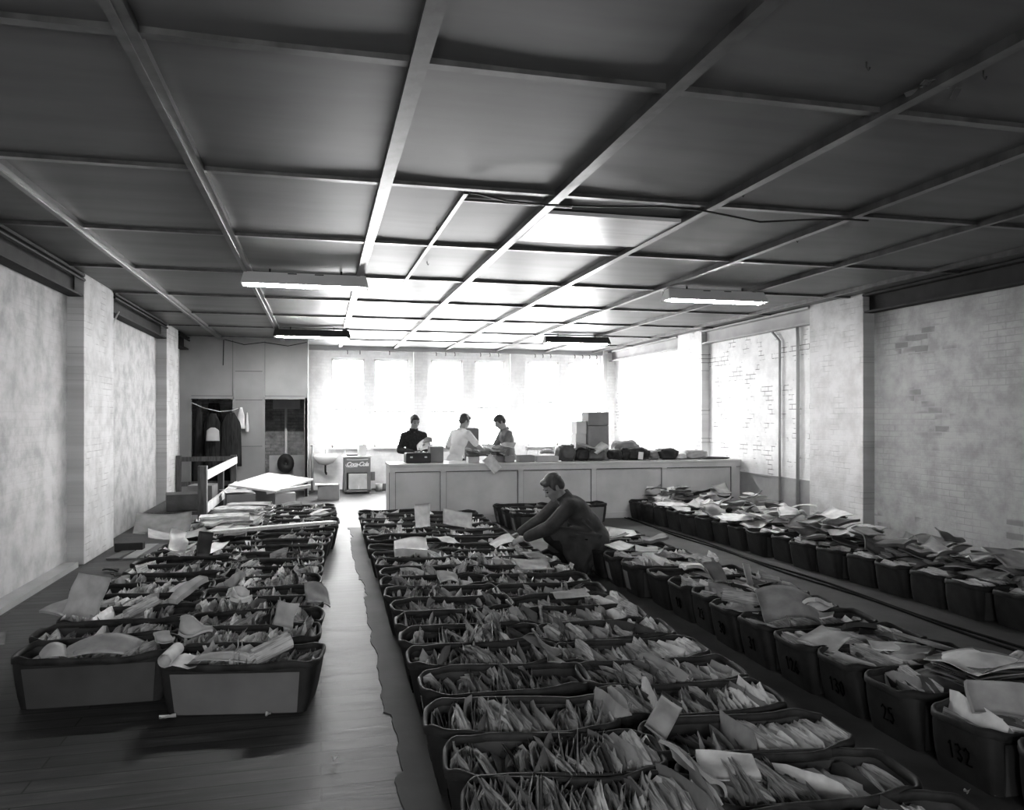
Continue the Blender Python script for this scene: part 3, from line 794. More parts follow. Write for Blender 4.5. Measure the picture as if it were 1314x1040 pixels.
for k, t in ((1, '10'), (2, '80'), (3, '90'), (4, '19')): end_number(find(W_CL, k), t)
# paper labels on some ends
def end_label(d, y0, y1, z0, z1, mat=None):
    m_ = MB(); vs = []
    for (y, z) in ((y0, z0), (y1, z0), (y1, z1), (y0, z1)):
        tt = z / BH; a = (BLB + (BL - BLB) * tt ** 0.85) / 2; b_ = (BDB + (BD - BDB) * tt) / 2; n_ = 12 - 7.6 * tt
        vs.append((-(a * (1 - min(0.999, abs(y) / b_) ** n_) ** (1 / n_) + 0.003), y, z))
    vs += [(x + 0.004, y, z) for (x, y, z) in vs]
    m_.add(vs, [(3, 2, 1, 0), (4, 5, 6, 7), (0, 1, 5, 4), (1, 2, 6, 5), (2, 3, 7, 6), (3, 0, 4, 7)])
    m_.build('label', mat or M['carton'], d['root'])
for k in (2, 3): end_label(find(W_CL, k), -0.13, 0.07, 0.06, 0.20, M['panel_d'])
for k in (10, 11, 12): end_label(find(W_M, k), 0.0, 0.11, 0.04, 0.22)
for k in (0, 1, 2): end_label(find(W_N, k), -0.10, 0.02, 0.03, 0.22)

# ------------------------------------------------------------------ papers
_grid = {}
def grid_faces(nu, nv):
    if (nu, nv) not in _grid:
        fs = []
        for a in range(nu):
            for b_ in range(nv):
                q = a * (nv + 1) + b_
                fs.append((q, q + nv + 1, q + nv + 2, q + 1))
        _grid[(nu, nv)] = np.array(fs, dtype=np.int64)
    return _grid[(nu, nv)]

def upright(s, rr, h, lean, curl, lod, wscale=1.0, plies=None):
    """one folded paper standing on edge in a bin (bin coordinates): vertices, quads"""
    nu, nv = ((5, 6), (4, 4), (3, 3))[lod]
    U, V = np.meshgrid(np.linspace(-1, 1, nu + 1), np.linspace(0, 1, nv + 1), indexing='ij')
    w = (0.192 + 0.022 * rr.random()) * wscale; rnd = rr.uniform(0.0, 0.05)
    tilt = rr.normal(0, 0.045); twist = rr.normal(0, 0.12); ph = rr.uniform(0, 6.28); rip = rr.normal(0, 0.012); ph2 = rr.uniform(0, 6.28)
    ear = abs(rr.normal(0, 0.05)) if rr.random() < 0.4 else 0.0; side = 1 if rr.random() < 0.5 else -1
    yoff = rr.normal(0, 0.010)
    npl = plies or (3 if rr.random() < 0.3 else 2)
    if lod == 2: npl = 2 if rr.random() < 0.4 else 1
    gap = rr.uniform(0.003, 0.010)
    fold = rr.random() < 0.45
    vs = []; fs = []; nb = 0
    c_ = curl if abs(curl) > 1e-3 else 1e-3
    for p in range(npl):
        lp = lean + (0 if fold else rr.normal(0, 0.05)) ; cp = c_ * (1 if fold else rr.uniform(0.7, 1.3))
        hp = h * (1 if fold else rr.uniform(0.93, 1.0))
        X = hp * (np.cos(lp) - np.cos(lp + cp * V)) / cp
        Z = hp * (np.sin(lp + cp * V) - np.sin(lp)) / cp
        X = X + twist * U * V * h + rip * np.sin(2.6 * U + ph) * V + 0.35 * rip * np.sin(6 * U + ph2) * V * V
        if ear: 
            e = np.clip(U * side, 0, 1) ** 3 * V ** 2
            Z = Z - ear * e; X = X + ear * 0.8 * e
        if fold: off = p * gap * np.sqrt(np.clip(1.02 - V ** 6, 0, 1))
        else: off = p * gap * (0.6 + 0.9 * V)
        X = X + off
        Z = Z - rnd * np.abs(U) ** 5 * V - 0.012 * np.sin(3.1 * U + ph2) * V * rr.random()
        Y = yoff + U * w
        ct, st = math.cos(tilt), math.sin(tilt)
        Yr = Y * ct - (Z - h / 2) * st * 0.6; Zr = Z + Y * st
        P = np.stack([s + X, Yr, 0.022 + np.maximum(Zr, 0)], -1).reshape(-1, 3)
        vs.append(P); fs.append(grid_faces(nu, nv) + nb); nb += len(P)
    P = np.concatenate(vs); Q = np.concatenate(fs)
    # keep it inside the walls of the bin below the rim
    z = np.clip(P[:, 2], 0, BH + 0.03); tt = z / BH
    a = (BLB + (BL - BLB) * np.clip(tt, 0, 1) ** 0.85) / 2 - 0.018; b_ = (BDB + (BD - BDB) * tt) / 2 - 0.020
    n_ = 12 - 7.6 * np.clip(tt, 0, 1)
    ins = P[:, 2] < BH + 0.03
    xs = np.where(ins, np.clip(P[:, 0], -a * 0.985, a * 0.985), P[:, 0])
    yl = b_ * (1 - np.clip(np.abs(xs) / a, 0, 0.999) ** n_) ** (1 / n_)
    ysn = np.where(ins, np.clip(P[:, 1], -yl, yl), P[:, 1])
    P = np.stack([xs, ysn, P[:, 2]], -1)
    return P, Q

class Bulk:
    def __init__(self): self.v = []; self.f = []; self.m = []; self.n = 0
    def add(self, P, Q, m):
        self.v.append(P); self.f.append(Q + self.n); self.m.append(np.full(len(Q), m)); self.n += len(P)
def np_mesh(name, P, Q, mats, midx=None, smooth=True):
    me = bpy.data.meshes.new(name)
    me.vertices.add(len(P)); me.vertices.foreach_set('co', np.asarray(P, dtype=np.float32).ravel())
    me.loops.add(len(Q) * 4); me.loops.foreach_set('vertex_index', np.asarray(Q, dtype=np.int32).ravel())
    me.polygons.add(len(Q)); me.polygons.foreach_set('loop_start', np.arange(0, len(Q) * 4, 4, dtype=np.int32))
    for m in mats: me.materials.append(m)
    if midx is not None: me.polygons.foreach_set('material_index', np.asarray(midx, dtype=np.int32))
    if smooth: me.polygons.foreach_set('use_smooth', np.ones(len(Q), dtype=bool))
    me.update(calc_edges=True); me.validate()
    return me

def xf(P, d, dz=0.0):
    c, s = math.cos(d['yaw']), math.sin(d['yaw'])
    o = np.empty_like(P)
    o[:, 0] = d['x'] + P[:, 0] * c - P[:, 1] * s
    o[:, 1] = d['y'] + P[:, 0] * s + P[:, 1] * c
    o[:, 2] = P[:, 2] + d['root'].location.z
    return o

cand = []      # (score, bin, local vertices, quads, tone)
for d in BINS:
    zc = d['x'] * ST + d['y'] * CT
    lod = 0 if zc < 5.2 else (1 if zc < 8.5 else 2)
    rr = np.random.default_rng(int(d['x'] * 1000) + int(d['y'] * 7919) + 5)
    step = (0.0068, 0.0105, 0.016)[lod]
    isl = d['where'] in (W_M, W_F)
    fillh = rr.uniform(0.245, 0.292) if not isl else rr.uniform(0.25, 0.28)
    p1, p2, p3 = rr.uniform(0, 6.28, 3)
    bright = rr.normal(0, 0.25)
    s = -0.385
    gaps = rr.random() < 0.25; gpos = rr.uniform(-0.3, 0.3)
    while s < 0.372:
        lean = 0.28 * math.sin(5 * s + p1) + 0.22 * math.sin(11 * s + p2) + rr.normal(0, 0.07) + (0.12 if isl else 0)
        # papers near the ends lean out over the flared ends
        lean += 0.35 * (s / 0.4) ** 3
        curl = 0.45 * math.sin(7 * s + p3) + rr.normal(0, 0.25)
        h = fillh + 0.025 * math.sin(9 * s + p2) + rr.normal(0, 0.018)
        if gaps and abs(s - gpos) < 0.10: h -= 0.06
        if rr.random() < 0.035: h += rr.uniform(0.02, 0.07)
        t = rr.choice(6, p=[0.16, 0.28, 0.24, 0.16, 0.11, 0.05])
        t = int(np.clip(t + round(bright), 0, 5))
        P, Q = upright(s, rr, h, lean, curl, lod)
        W = xf(P, d)
        c = W.mean(0); px, py, zz = to_view(c[0], c[1], W[:, 2].max())
        vis = 1.0 if (10 < px < 1304 and py < 1030) else 0.0
        cand.append((vis * (0.4 + (W[:, 2].max() - 0.22)) / zz ** 2 * (1.3 if t < 3 else 1.0), d, P, Q, t))
        s += step * rr.uniform(0.7, 1.4)

N_UP = 170
order = sorted(range(len(cand)), key=lambda i: -cand[i][0])
single = set(order[:N_UP])
bulk = Bulk()
for i, (sc, d, P, Q, t) in enumerate(cand):
    if i in single:
        base = np.array([P[:, 0].mean(), P[:, 1].mean(), 0.022])
        me = np_mesh('folded_paper', P - base, Q, [PAPER[t]])
        o = bpy.data.objects.new('folded_paper', me); COL.objects.link(o)
        b0 = xf(base[None, :], d)[0]
        o.location = b0; o.rotation_euler = (0, 0, d['yaw'])
        tag(o, '%s paper upright in %s' % (TONE[t], d['txt']), 'paper', 'papers in the ' + d['txt'])
    else:
        bulk.add(xf(P, d), Q, t)
o = bpy.data.objects.new('packed_papers', np_mesh('packed_papers', np.concatenate(bulk.v), np.concatenate(bulk.f), PAPER, np.concatenate(bulk.m)))
COL.objects.link(o)
tag(o, 'mass of folded papers and envelopes packed upright in all the bins', 'papers', kind='stuff')

# flat or draped papers, parcels, rolls lying on top of the bins
def flat_mesh(w, l, t, droop=0.0, cyl=0.0, ripple=0.01, seed=0, nu=8, nv=8, corner=0.0):
    rr = np.random.default_rng(seed)
    U, V = np.meshgrid(np.linspace(-1, 1, nu + 1), np.linspace(-1, 1, nv + 1), indexing='ij')
    p = rr.uniform(0, 6.28, 4)
    Z = -droop * (U ** 2) - cyl * (V ** 2) + ripple * (np.sin(2.1 * U + p[0]) * np.cos(1.7 * V + p[1]) + 0.5 * np.sin(4.3 * V + p[2] + U)) + corner * np.clip(U + V - 0.8, 0, 2) ** 1.5
    X = U * w / 2 * (1 - 0.25 * droop * abs(U)); Y = V * l / 2
    top = np.stack([X, Y, Z + t], -1).reshape(-1, 3); bot = np.stack([X, Y, Z], -1).reshape(-1, 3)
    n = len(top); fq = grid_faces(nu, nv)
    fs = [fq, fq[:, ::-1] + n]
    idx = np.arange(n).reshape(nu + 1, nv + 1)
    def side(e):
        a = e[:-1]; b_ = e[1:]
        return np.stack([b_, a, a + n, b_ + n], -1)
    fs += [side(idx[:, 0])[:, ::-1], side(idx[:, -1]), side(idx[0, :]), side(idx[-1, :])[:, ::-1]]
    return np.concatenate([top, bot]), np.concatenate(fs)

def flat(name, loc, size, t, tone, rot, label, cat, group=None, seed=0, mat=None, **kw):
    P, Q = flat_mesh(size[0], size[1], t, seed=seed, **kw)
    me = np_mesh(name, P, Q, [mat or PLAIN[tone]], smooth=False)
    me.polygons.foreach_set('use_smooth', np.array([abs(f.normal.z) > 0.25 for f in me.polygons]))
    o = bpy.data.objects.new(name, me); COL.objects.link(o)
    o.location = loc; o.rotation_euler = rot
    return tag(o, label, cat, group)

def bundle(loc, size, n, rot, label, seed=0, tones=(2, 3, 1, 4), top=None):
    """a stack of folded papers; every layer is a sheet of the bundle"""
    rr = np.random.default_rng(seed); root = empty('paper_bundle', loc, rot, label, 'bundle', 'bundles of papers')
    bk = Bulk(); z = 0
    for i in range(n):
        th = rr.uniform(0.006, 0.016)
        P, Q = flat_mesh(size[0] * rr.uniform(0.9, 1.05), size[1] * rr.uniform(0.9, 1.05), th, ripple=0.004, seed=seed * 31 + i, nu=5, nv=5, droop=0.006, cyl=0.004)
        a = rr.normal(0, 0.12); c, s = math.cos(a), math.sin(a)
        P2 = P.copy(); P2[:, 0] = P[:, 0] * c - P[:, 1] * s + rr.normal(0, 0.014); P2[:, 1] = P[:, 0] * s + P[:, 1] * c + rr.normal(0, 0.014); P2[:, 2] += z + 0.012
        z += th * 0.92
        bk.add(P2, Q, tones[int(rr.integers(len(tones)))])
    o = bpy.data.objects.new('folded_sheets', np_mesh('folded_sheets', np.concatenate(bk.v), np.concatenate(bk.f), PAPER, np.concatenate(bk.m), smooth=False)); COL.objects.link(o); o.parent = root
    if top is not None:
        P, Q = flat_mesh(size[0] * 1.05, size[1] * 1.08, 0.004, ripple=0.012, seed=seed + 5, droop=0.02, cyl=0.015); P[:, 2] += z + 0.022
        o = bpy.data.objects.new('cover_sheet', np_mesh('cover_sheet', P, Q, [PAPER[top]])); COL.objects.link(o); o.parent = root
    return root

# loose flat items over the row by the wall and the numbered row, and the back of the left block
SHAPE = ['envelope lying flat', 'envelope tilted', 'folded paper lying askew', 'large sheet lying', 'packet resting']
kf = 0
SHORT = {W_F: 'right wall row', W_M: 'numbered row', W_LL: "left block's wall column", W_LR: "left block's aisle column"}
for d in BINS:
    if d['where'] == W_F: n = 7
    elif d['where'] == W_M: n = 2 if d['k'] > 0 else 1
    elif d['where'] == W_LL and d['k'] >= 8: n = 3
    elif d['where'] == W_LR and d['k'] >= 13: n = 1
    else: n = 0
    used = {}
    for i in range(n):
        rr = np.random.default_rng(9000 + kf); kf += 1
        u = rr.uniform(-0.32, 0.32); v = rr.uniform(-0.12, 0.12)
        c, s = math.cos(d['yaw']), math.sin(d['yaw'])
        z = 0.312 + 0.016 * i + rr.uniform(0, 0.03) + (0.05 * i * rr.random() if d['where'] == W_F else 0)
        tone = int(rr.choice(6, p=[0.12, 0.25, 0.25, 0.15, 0.15, 0.08] if (d['where'] != W_F or d['y'] > 8.6) else [0.02, 0.10, 0.22, 0.30, 0.24, 0.12]))
        si = int(rr.integers(5)); tries = 0
        while (tone, si) in used and tries < 30:
            tries += 1; si = (si + 1) % 5
            if si == 0: tone = (tone + 1) % 6
        used[(tone, si)] = 1
        w, l = rr.uniform(0.15, 0.29), rr.uniform(0.20, 0.38)
        nm = 'envelope' if si < 2 else ('folded_paper' if si == 2 else ('loose_sheet' if si == 3 else 'packet'))
        t = (0.006, 0.01, 0.012, 0.003, 0.03)[si]
        flat(nm, (d['x'] + u * c - v * s, d['y'] + u * s + v * c, z), (w, l), t, tone,
             (rr.normal(0, 0.16), rr.normal(0, 0.16), rr.uniform(-1.6, 1.6)),
             '%s %s on %s' % (TONE[tone], SHAPE[si], '%s bin of the %s' % ('last' if d['k'] == d['n'] - 1 else ORD[d['k']], SHORT[d['where']])), 'envelope' if si < 2 else 'paper',
             'flat mail on the ' + d['txt'], seed=kf, droop=rr.uniform(-0.015, 0.025), cyl=rr.uniform(-0.015, 0.025), ripple=rr.choice([0.004, 0.008, 0.018]), corner=rr.uniform(-0.02, 0.05))

# picked out items: name, place, size, thickness, tone, rotation, label
PICK = [
 ('wrapping_paper', (-1.33, 5.37, 0.345), (0.44, 0.30), 0.004, 2, (0.12, 0.0, 0.03), 'big pale grey sheet draped over nearest bin by left wall', 'paper', dict(droop=0.06, cyl=0.02, ripple=0.016)),
 ('loose_sheet', (-1.60, 5.30, 0.325), (0.15, 0.20), 0.004, 1, (0.15, -0.2, 0.3), 'pale curled sheet at the left end of nearest wall side bin', 'paper', dict(droop=0.04)),
 ('packet', (-0.98, 5.36, 0.34), (0.10, 0.09), 0.012, 1, (0.6, 0.1, 0.5), 'small pale packet at the right end of nearest wall side bin', 'packet', dict()),
 ('loose_sheet', (-0.56, 4.90, 0.33), (0.34, 0.10), 0.006, 1, (0.15, 0.05, -0.1), 'long pale strip lying on nearest aisle side bin of left block', 'paper', dict(droop=0.02)),
 ('loose_sheet', (-1.66, 6.28, 0.44), (0.26, 0.30), 0.005, 1, (1.15, 0.15, -0.3), 'pale grey sheet standing up at the wall side of third left bin', 'paper', dict(ripple=0.02)),
 ('envelope', (-1.82, 6.42, 0.33), (0.24, 0.34), 0.02, 2, (0.15, -0.25, 0.9), 'grey thick envelope lying beside the standing pale sheet on the left', 'envelope', dict(cyl=0.04)),
 ('loose_sheet', (-1.86, 10.2, 0.44), (0.62, 0.40), 0.006, 3, (0.55, 0.0, 0.1), 'large curved grey board propped near the stair railing', 'card', dict(droop=-0.04, ripple=0.01)),
 ('loose_sheet', (-1.65, 9.9, 0.33), (0.62, 0.40), 0.006, 2, (0.1, 0.0, 0.2), 'lower grey card lying flat below the curved board', 'card', dict(droop=-0.06)),
 ('parcel', (0.915, 8.22, 0.34), (0.34, 0.20), 0.10, 0, (0.45, 0.0, -0.05), 'bright white wrapped parcel lying on middle block bins', 'parcel', dict(ripple=0.012, droop=0.02)),
 ('loose_sheet', (1.28, 10.15, 0.46), (0.20, 0.30), 0.005, 1, (1.3, 0.0, 0.2), 'pale pointed sheet standing up among the far middle bins', 'paper', dict(corner=0.05)),
 ('envelope', (1.72, 10.0, 0.42), (0.40, 0.26), 0.008, 2, (0.75, 0.25, 0.1), 'grey envelope leaning over the far right middle bins', 'envelope', dict(corner=0.03)),
 ('envelope', (1.40, 8.75, 0.35), (0.22, 0.18), 0.006, 1, (0.35, 0.1, 0.7), 'small pale square envelope between the white parcel and the man', 'envelope', dict()),
 ('envelope', (1.52, 3.30, 0.37), (0.11, 0.20), 0.014, 2, (0.5, 0.5, -0.6), 'pale envelope sticking up over the gap of the middle columns', 'envelope', dict(ripple=0.01)),
 ('newspaper', (1.44, 2.84, 0.36), (0.13, 0.30), 0.016, 2, (0.25, 0.75, 0.45), 'folded newspaper slanting between the two nearest middle bins', 'newspaper', dict(ripple=0.01, droop=0.02)),
 ('loose_sheet', (1.60, 2.86, 0.33), (0.24, 0.13), 0.010, 1, (0.45, 0.1, -0.15), 'white card lying across the corner of second right middle bin', 'card', dict()),
 ('envelope', (1.10, 6.82, 0.34), (0.20, 0.14), 0.012, 1, (0.55, 0.2, 0.3), 'pale bent envelope on top of tenth bin of middle left column', 'envelope', dict(droop=0.03)),
 ('loose_sheet', (1.93, 5.92, 0.335), (0.30, 0.12), 0.008, 1, (0.25, 0.0, 0.12), 'long pale card lying flat on ninth bin of middle right column', 'card', dict()),
 ('envelope', (1.95, 7.12, 0.34), (0.34, 0.24), 0.012, 2, (0.2, 0.1, 0.1), 'grey packet lying below the crouching man\'s hands on middle bins', 'envelope', dict(corner=0.03)),
 ('envelope', (2.1, 7.6, 0.345), (0.26, 0.2), 0.012, 3, (0.2, 0.1, 0.4), 'dull grey packet near the crouching man\'s knee', 'envelope', dict()),
 ('loose_sheet', (1.94, 8.36, 0.39), (0.26, 0.17), 0.005, 0, (0.25, -0.3, 0.2), 'bright white sheet at the crouching man\'s far hand', 'paper', dict(droop=0.02)),
 ('wrapping_paper', (1.40, 4.52, 0.34), (0.34, 0.30), 0.006, 3, (0.3, 0.45, 0.4), 'crumpled grey wrapper spilling between the middle block\'s columns', 'paper', dict(ripple=0.035, cyl=0.06)),
 ('large_envelope', (3.14, 4.35, 0.345), (0.34, 0.24), 0.006, 1, (0.12, -0.1, 0.5), 'pale wrinkled sheet on the left end of bin 126', 'paper', dict(droop=0.02, ripple=0.014)),
 ('large_envelope', (3.30, 4.95, 0.42), (0.46, 0.34), 0.008, 2, (0.5, 0.15, -0.2), 'big grey envelope arched over bin 31', 'envelope', dict(droop=0.09)),
 ('large_envelope', (3.58, 3.92, 0.37), (0.17, 0.46), 0.02, 3, (0.1, 0.35, 0.62), 'long grey folder sloping off the right end of bin 130', 'folder', dict(ripple=0.008)),
 ('folder', (3.42, 2.72, 0.42), (0.18, 0.42), 0.02, 3, (0.3, 0.5, 0.7), 'dull grey folder standing at an angle in the nearest numbered bin', 'folder', dict()),
 ('folder', (3.26, 3.06, 0.38), (0.16, 0.44), 0.028, 2, (0.2, -0.9, 1.1), 'rounded grey folder standing on edge in bin 132', 'folder', dict(cyl=0.04)),
 ('large_envelope', (3.36, 6.12, 0.40), (0.26, 0.22), 0.01, 3, (0.8, 0.3, 0.4), 'grey envelope propped upright on the numbered row behind bin 30', 'envelope', dict(droop=0.05)),
 ('envelope', (3.52, 5.95, 0.40), (0.09, 0.20), 0.01, 1, (1.1, 0.2, 0.3), 'pale pointed envelope standing high on the numbered row', 'envelope', dict()),
 ('envelope', (3.72, 5.95, 0.36), (0.18, 0.12), 0.025, 2, (0.2, 0.3, -0.3), 'pale thick envelope beside the pointed one on the numbered row', 'envelope', dict()),
 ('large_envelope', (6.05, 5.62, 0.47), (0.60, 0.36), 0.02, 2, (0.30, 0.12, -0.15), 'very large grey envelope on top of the second bin by right wall', 'envelope', dict(corner=-0.05, ripple=0.008)),
 ('large_envelope', (5.95, 6.6, 0.50), (0.55, 0.36), 0.012, 3, (0.2, -0.2, 0.3), 'wide dark grey envelope on the fourth bin by right wall', 'envelope', dict(droop=0.08)),
 ('large_envelope', (5.62, 7.05, 0.45), (0.34, 0.30), 0.012, 3, (0.55, 0.45, 0.2), 'peaked dark grey envelope on the fifth bin by right wall', 'envelope', dict(cyl=0.08)),
 ('large_envelope', (5.70, 8.3, 0.46), (0.34, 0.32), 0.010, 3, (0.5, -0.35, 0.4), 'sloping dark grey envelope on the seventh bin by right wall', 'envelope', dict(droop=0.05)),
 ('loose_sheet', (5.35, 9.4, 0.40), (0.44, 0.30), 0.006, 0, (0.10, 0.0, 0.1), 'white sheet spread over the ninth and tenth bins by right wall', 'paper', dict(ripple=0.02)),
 ('crumpled_paper', (5.30, 9.85, 0.44), (0.34, 0.22), 0.012, 2, (0.9, 0.1, 0.2), 'crumpled pale paper standing up on the tenth bin by right wall', 'paper', dict(ripple=0.05)),
 ('loose_sheet', (5.35, 11.3, 0.38), (0.50, 0.28), 0.006, 0, (0.12, 0.0, -0.1), 'white sheet lying over the far bins by right wall', 'paper', dict(ripple=0.012)),
 ('envelope', (6.05, 9.6, 0.48), (0.46, 0.20), 0.03, 1, (0.12, -0.15, 0.2), 'pale rounded packet behind the white sheet by right wall', 'packet', dict(cyl=0.04)),
 ('envelope', (6.0, 11.1, 0.47), (0.20, 0.26), 0.006, 0, (0.5, 0.2, 0.1), 'white upright card on the far bins by right wall', 'card', dict()),
 ('loose_sheet', (-2.55, 6.85, 0.012), (0.30, 0.34), 0.004, 3, (0.05, 0.02, 0.3), 'grey sheet lying on the floor at the foot of the left wall', 'paper', dict(ripple=0.008)),
 ('dark_folder', (-1.2, 8.75, 0.40), (0.14, 0.26), 0.05, 5, (1.3, 0.2, 0.3), 'black folder standing up in the left block near the wall', 'folder', dict()),
 ('crumpled_paper', (-1.44, 8.66, 0.46), (0.16, 0.26), 0.02, 0, (0.8, 0.3, 0.4), 'white crumpled bag on the left block beside the black folder', 'paper', dict(ripple=0.045)),
 ('crumpled_paper', (-0.62, 6.38, 0.35), (0.16, 0.12), 0.03, 0, (0.3, 0.3, 0.4), 'small white crumpled paper on the fourth left aisle side bin', 'paper', dict(ripple=0.04)),
 ('crumpled_paper', (-0.80, 5.45, 0.36), (0.20, 0.16), 0.02, 1, (0.3, 0.2, 0.2), 'pale crumpled wrapping at the left of second aisle side bin', 'paper', dict(ripple=0.045)),
 ('loose_sheet', (-0.24, 5.52, 0.40), (0.14, 0.17), 0.006, 1, (1.0, 0.4, 0.3), 'pale folded sheet sticking up from the second aisle side bin', 'paper', dict(corner=0.04)),
 ('envelope', (-0.02, 6.32, 0.36), (0.20, 0.22), 0.01, 2, (0.55, 0.35, 0.3), 'grey envelope at the aisle end of fourth left bin', 'envelope', dict(droop=0.03)),
 ('envelope', (-1.00, 6.5, 0.40), (0.08, 0.34), 0.04, 1, (0.35, 0.1, -0.6), 'pale long tube of paper in the fourth wall side bin', 'paper', dict(cyl=0.02)),
]
for i, (nm, loc, size, t, tone, rot, label, cat, kw) in enumerate(PICK):
    flat(nm, loc, size, t, tone, rot, label, cat, seed=400 + i, **kw)

def paper_roll(loc, L_, r_, rot, label, tone=1, tail=0.1):
    root = empty('paper_roll', loc, 0, label, 'roll'); root.rotation_euler = rot
    n = 26; vs = []; fs = []
    for i in range(n + 1):
        t = i / n; an = 2 * math.pi * 1.75 * t; rr = r_ * (0.7 + 0.3 * t)
        for s in (-0.5, 0.5): vs.append((s * L_, rr * math.cos(an), rr * math.sin(an) + r_))
    for k in range(1, 5):
        for s in (-0.5, 0.5): vs.append((s * L_, tail * k / 4, 0.012 * math.sin(k * 1.5)))
    for i in range(n + 4): fs.append((2 * i, 2 * i + 1, 2 * i + 3, 2 * i + 2))
    m_ = MB(); m_.add(vs, fs); m_.build('rolled_sheet', PAPER[tone], root, True)
    return root
paper_roll((-0.86, 4.96, 0.30), 0.24, 0.042, (0, 0, -1.7), 'white sheet curled at the left end of nearest aisle side bin', 0, 0.17)
paper_roll((-0.28, 4.88, 0.31), 0.24, 0.055, (0.1, -0.25, 0.5), 'pale rolled newspaper in the middle of nearest aisle side bin', 1)
paper_roll((-1.28, 6.22, 0.31), 0.26, 0.04, (0, -0.2, 0.9), 'pale paper roll in the middle of third wall side bin', 1)
paper_roll((3.75, 3.55, 0.34), 0.22, 0.045, (0, 0, 0.5), 'pale paper roll on the right of bin 25 in the numbered row', 1)
paper_roll((3.12, 5.30, 0.33), 0.36, 0.05, (0, 0.1, -0.5), 'grey paper roll on the left end of seventh numbered bin', 2)
bundle((3.48, 3.52, 0.31), (0.42, 0.30), 13, 0.15, 'thick bundle of dark newspapers under a white sheet on bin 25', 3, (3, 4, 4, 5), 0)
bundle((-1.22, 10.9, 0.31), (0.62, 0.40), 12, 0.1, 'flat bundle of pale papers on the left block before the railing', 4, (1, 2, 3))
bundle((-1.12, 11.5, 0.31), (0.60, 0.40), 15, -0.1, 'taller bundle of pale papers behind the first on the left block', 5, (1, 2, 3))
bundle((-1.02, 12.15, 0.02), (0.60, 0.40), 44, 0.05, 'highest stack of grey papers at the back of the left block', 6, (1, 2, 3))
bundle((6.15, 10.0, 0.31), (0.55, 0.36), 13, 0.2, 'dark stack of newspapers by the right wall, nearer the pier', 7, (3, 4, 5, 2))
bundle((6.10, 10.9, 0.31), (0.60, 0.40), 14, -0.1, 'dark stack of newspapers by the right wall, middle of three', 8, (3, 4, 5))
bundle((5.95, 11.9, 0.31), (0.55, 0.40), 18, 0.35, 'tallest dark heap of newspapers by the right wall near the counter', 9, (3, 4, 5, 2))
bundle((6.12, 6.05, 0.31), (0.50, 0.36), 9, 0.2, 'dark bundle under the very large envelope by right wall', 10, (4, 5, 3))

# scraps on the floor
def scrap(x, y, s, label, tone=1, rz=0.3, sd=0):
    flat('paper_scrap', (x, y, 0.018), (s, s * 0.45), 0.002, tone, (0.1, 0.05, rz), label, 'scrap', seed=700 + sd, ripple=0.008, nu=5, nv=4)
scrap(-0.86, 4.84, 0.09, 'torn white scrap on the floor by the nearest aisle side bin', 0, 0.2, 1)
scrap(0.07, 4.05, 0.03, 'tiny white scrap on the bare floorboards of the aisle', 0, 0.5, 2)
scrap(-0.30, 4.75, 0.03, 'tiny pale scrap in front of the nearest aisle side bin', 1, 0.1, 3)
scrap(2.9, 3.0, 0.035, 'small pale scrap on the floor beside bin 132', 1, 0.4, 4)

# two black cables along the right aisle
for k, (dx, lb) in enumerate(((0.0, 'black cable along the right aisle floor, nearer the numbered row'), (0.07, 'black cable along the right aisle floor, nearer the right wall'))):
    pts = []
    for i in range(40):
        y = 12.5 - i * 0.26
        pts.append((5.05 + dx * (1 if 4 < i < 34 else 0.4) + 0.03 * math.sin(i * 0.6 + k * 1.7) - 0.012 * i * 0.1, y, 0.02))
    m_ = MB(); m_.tube(pts, 0.010, 6); tag(m_.build('floor_cable', M['rubber'], smooth=True), lb, 'cable')

# things along the left wall
mb = MB(); mb.rbox((-2.42, 11.05, 0.06), (0.34, 0.16, 0.11), 0.01); tag(mb.build('black_case', M['black']), 'small black case on the floor against the left pier', 'case')
for i in range(5):
    mb = MB(); mb.box((-2.42 + 0.17 * i, 10.95 - 0.03 * i, 0.012), (0.15, 1.1, 0.018), rot=(0, 0, 0.05 * (i - 2))); tag(mb.build('floor_plank', M['dado'] if i % 2 else M['panel']), 'loose flat plank on the floor beside the left pier', 'plank', 'flat planks by the left pier')
for i, (x, y) in enumerate(((-2.3, 9.6), (-2.15, 9.3), (-2.05, 9.9), (-2.35, 8.6))):
    flat('debris_scrap', (x, y, 0.02), (0.16, 0.07), 0.012, 5, (0.1, 0.1, i * 0.9), 'dark scrap of debris on the floor by the left pier', 'debris', 'dark debris on the left floor', seed=820 + i, ripple=0.015, nu=5, nv=4)

# long plank lying across the left block
mb = MB(); p0 = Vector((-1.25, 9.45, 0.43)); p1 = Vector((0.16, 10.55, 0.36)); dv = p1 - p0
mb.box((p0 + p1) / 2, (dv.length, 0.13, 0.035), rot=(0, -math.asin(dv.z / dv.length), math.atan2(dv.y, dv.x))); tag(mb.build('long_plank', M['wood_l']), 'long pale timber plank lying aslant across the left block bins', 'plank')

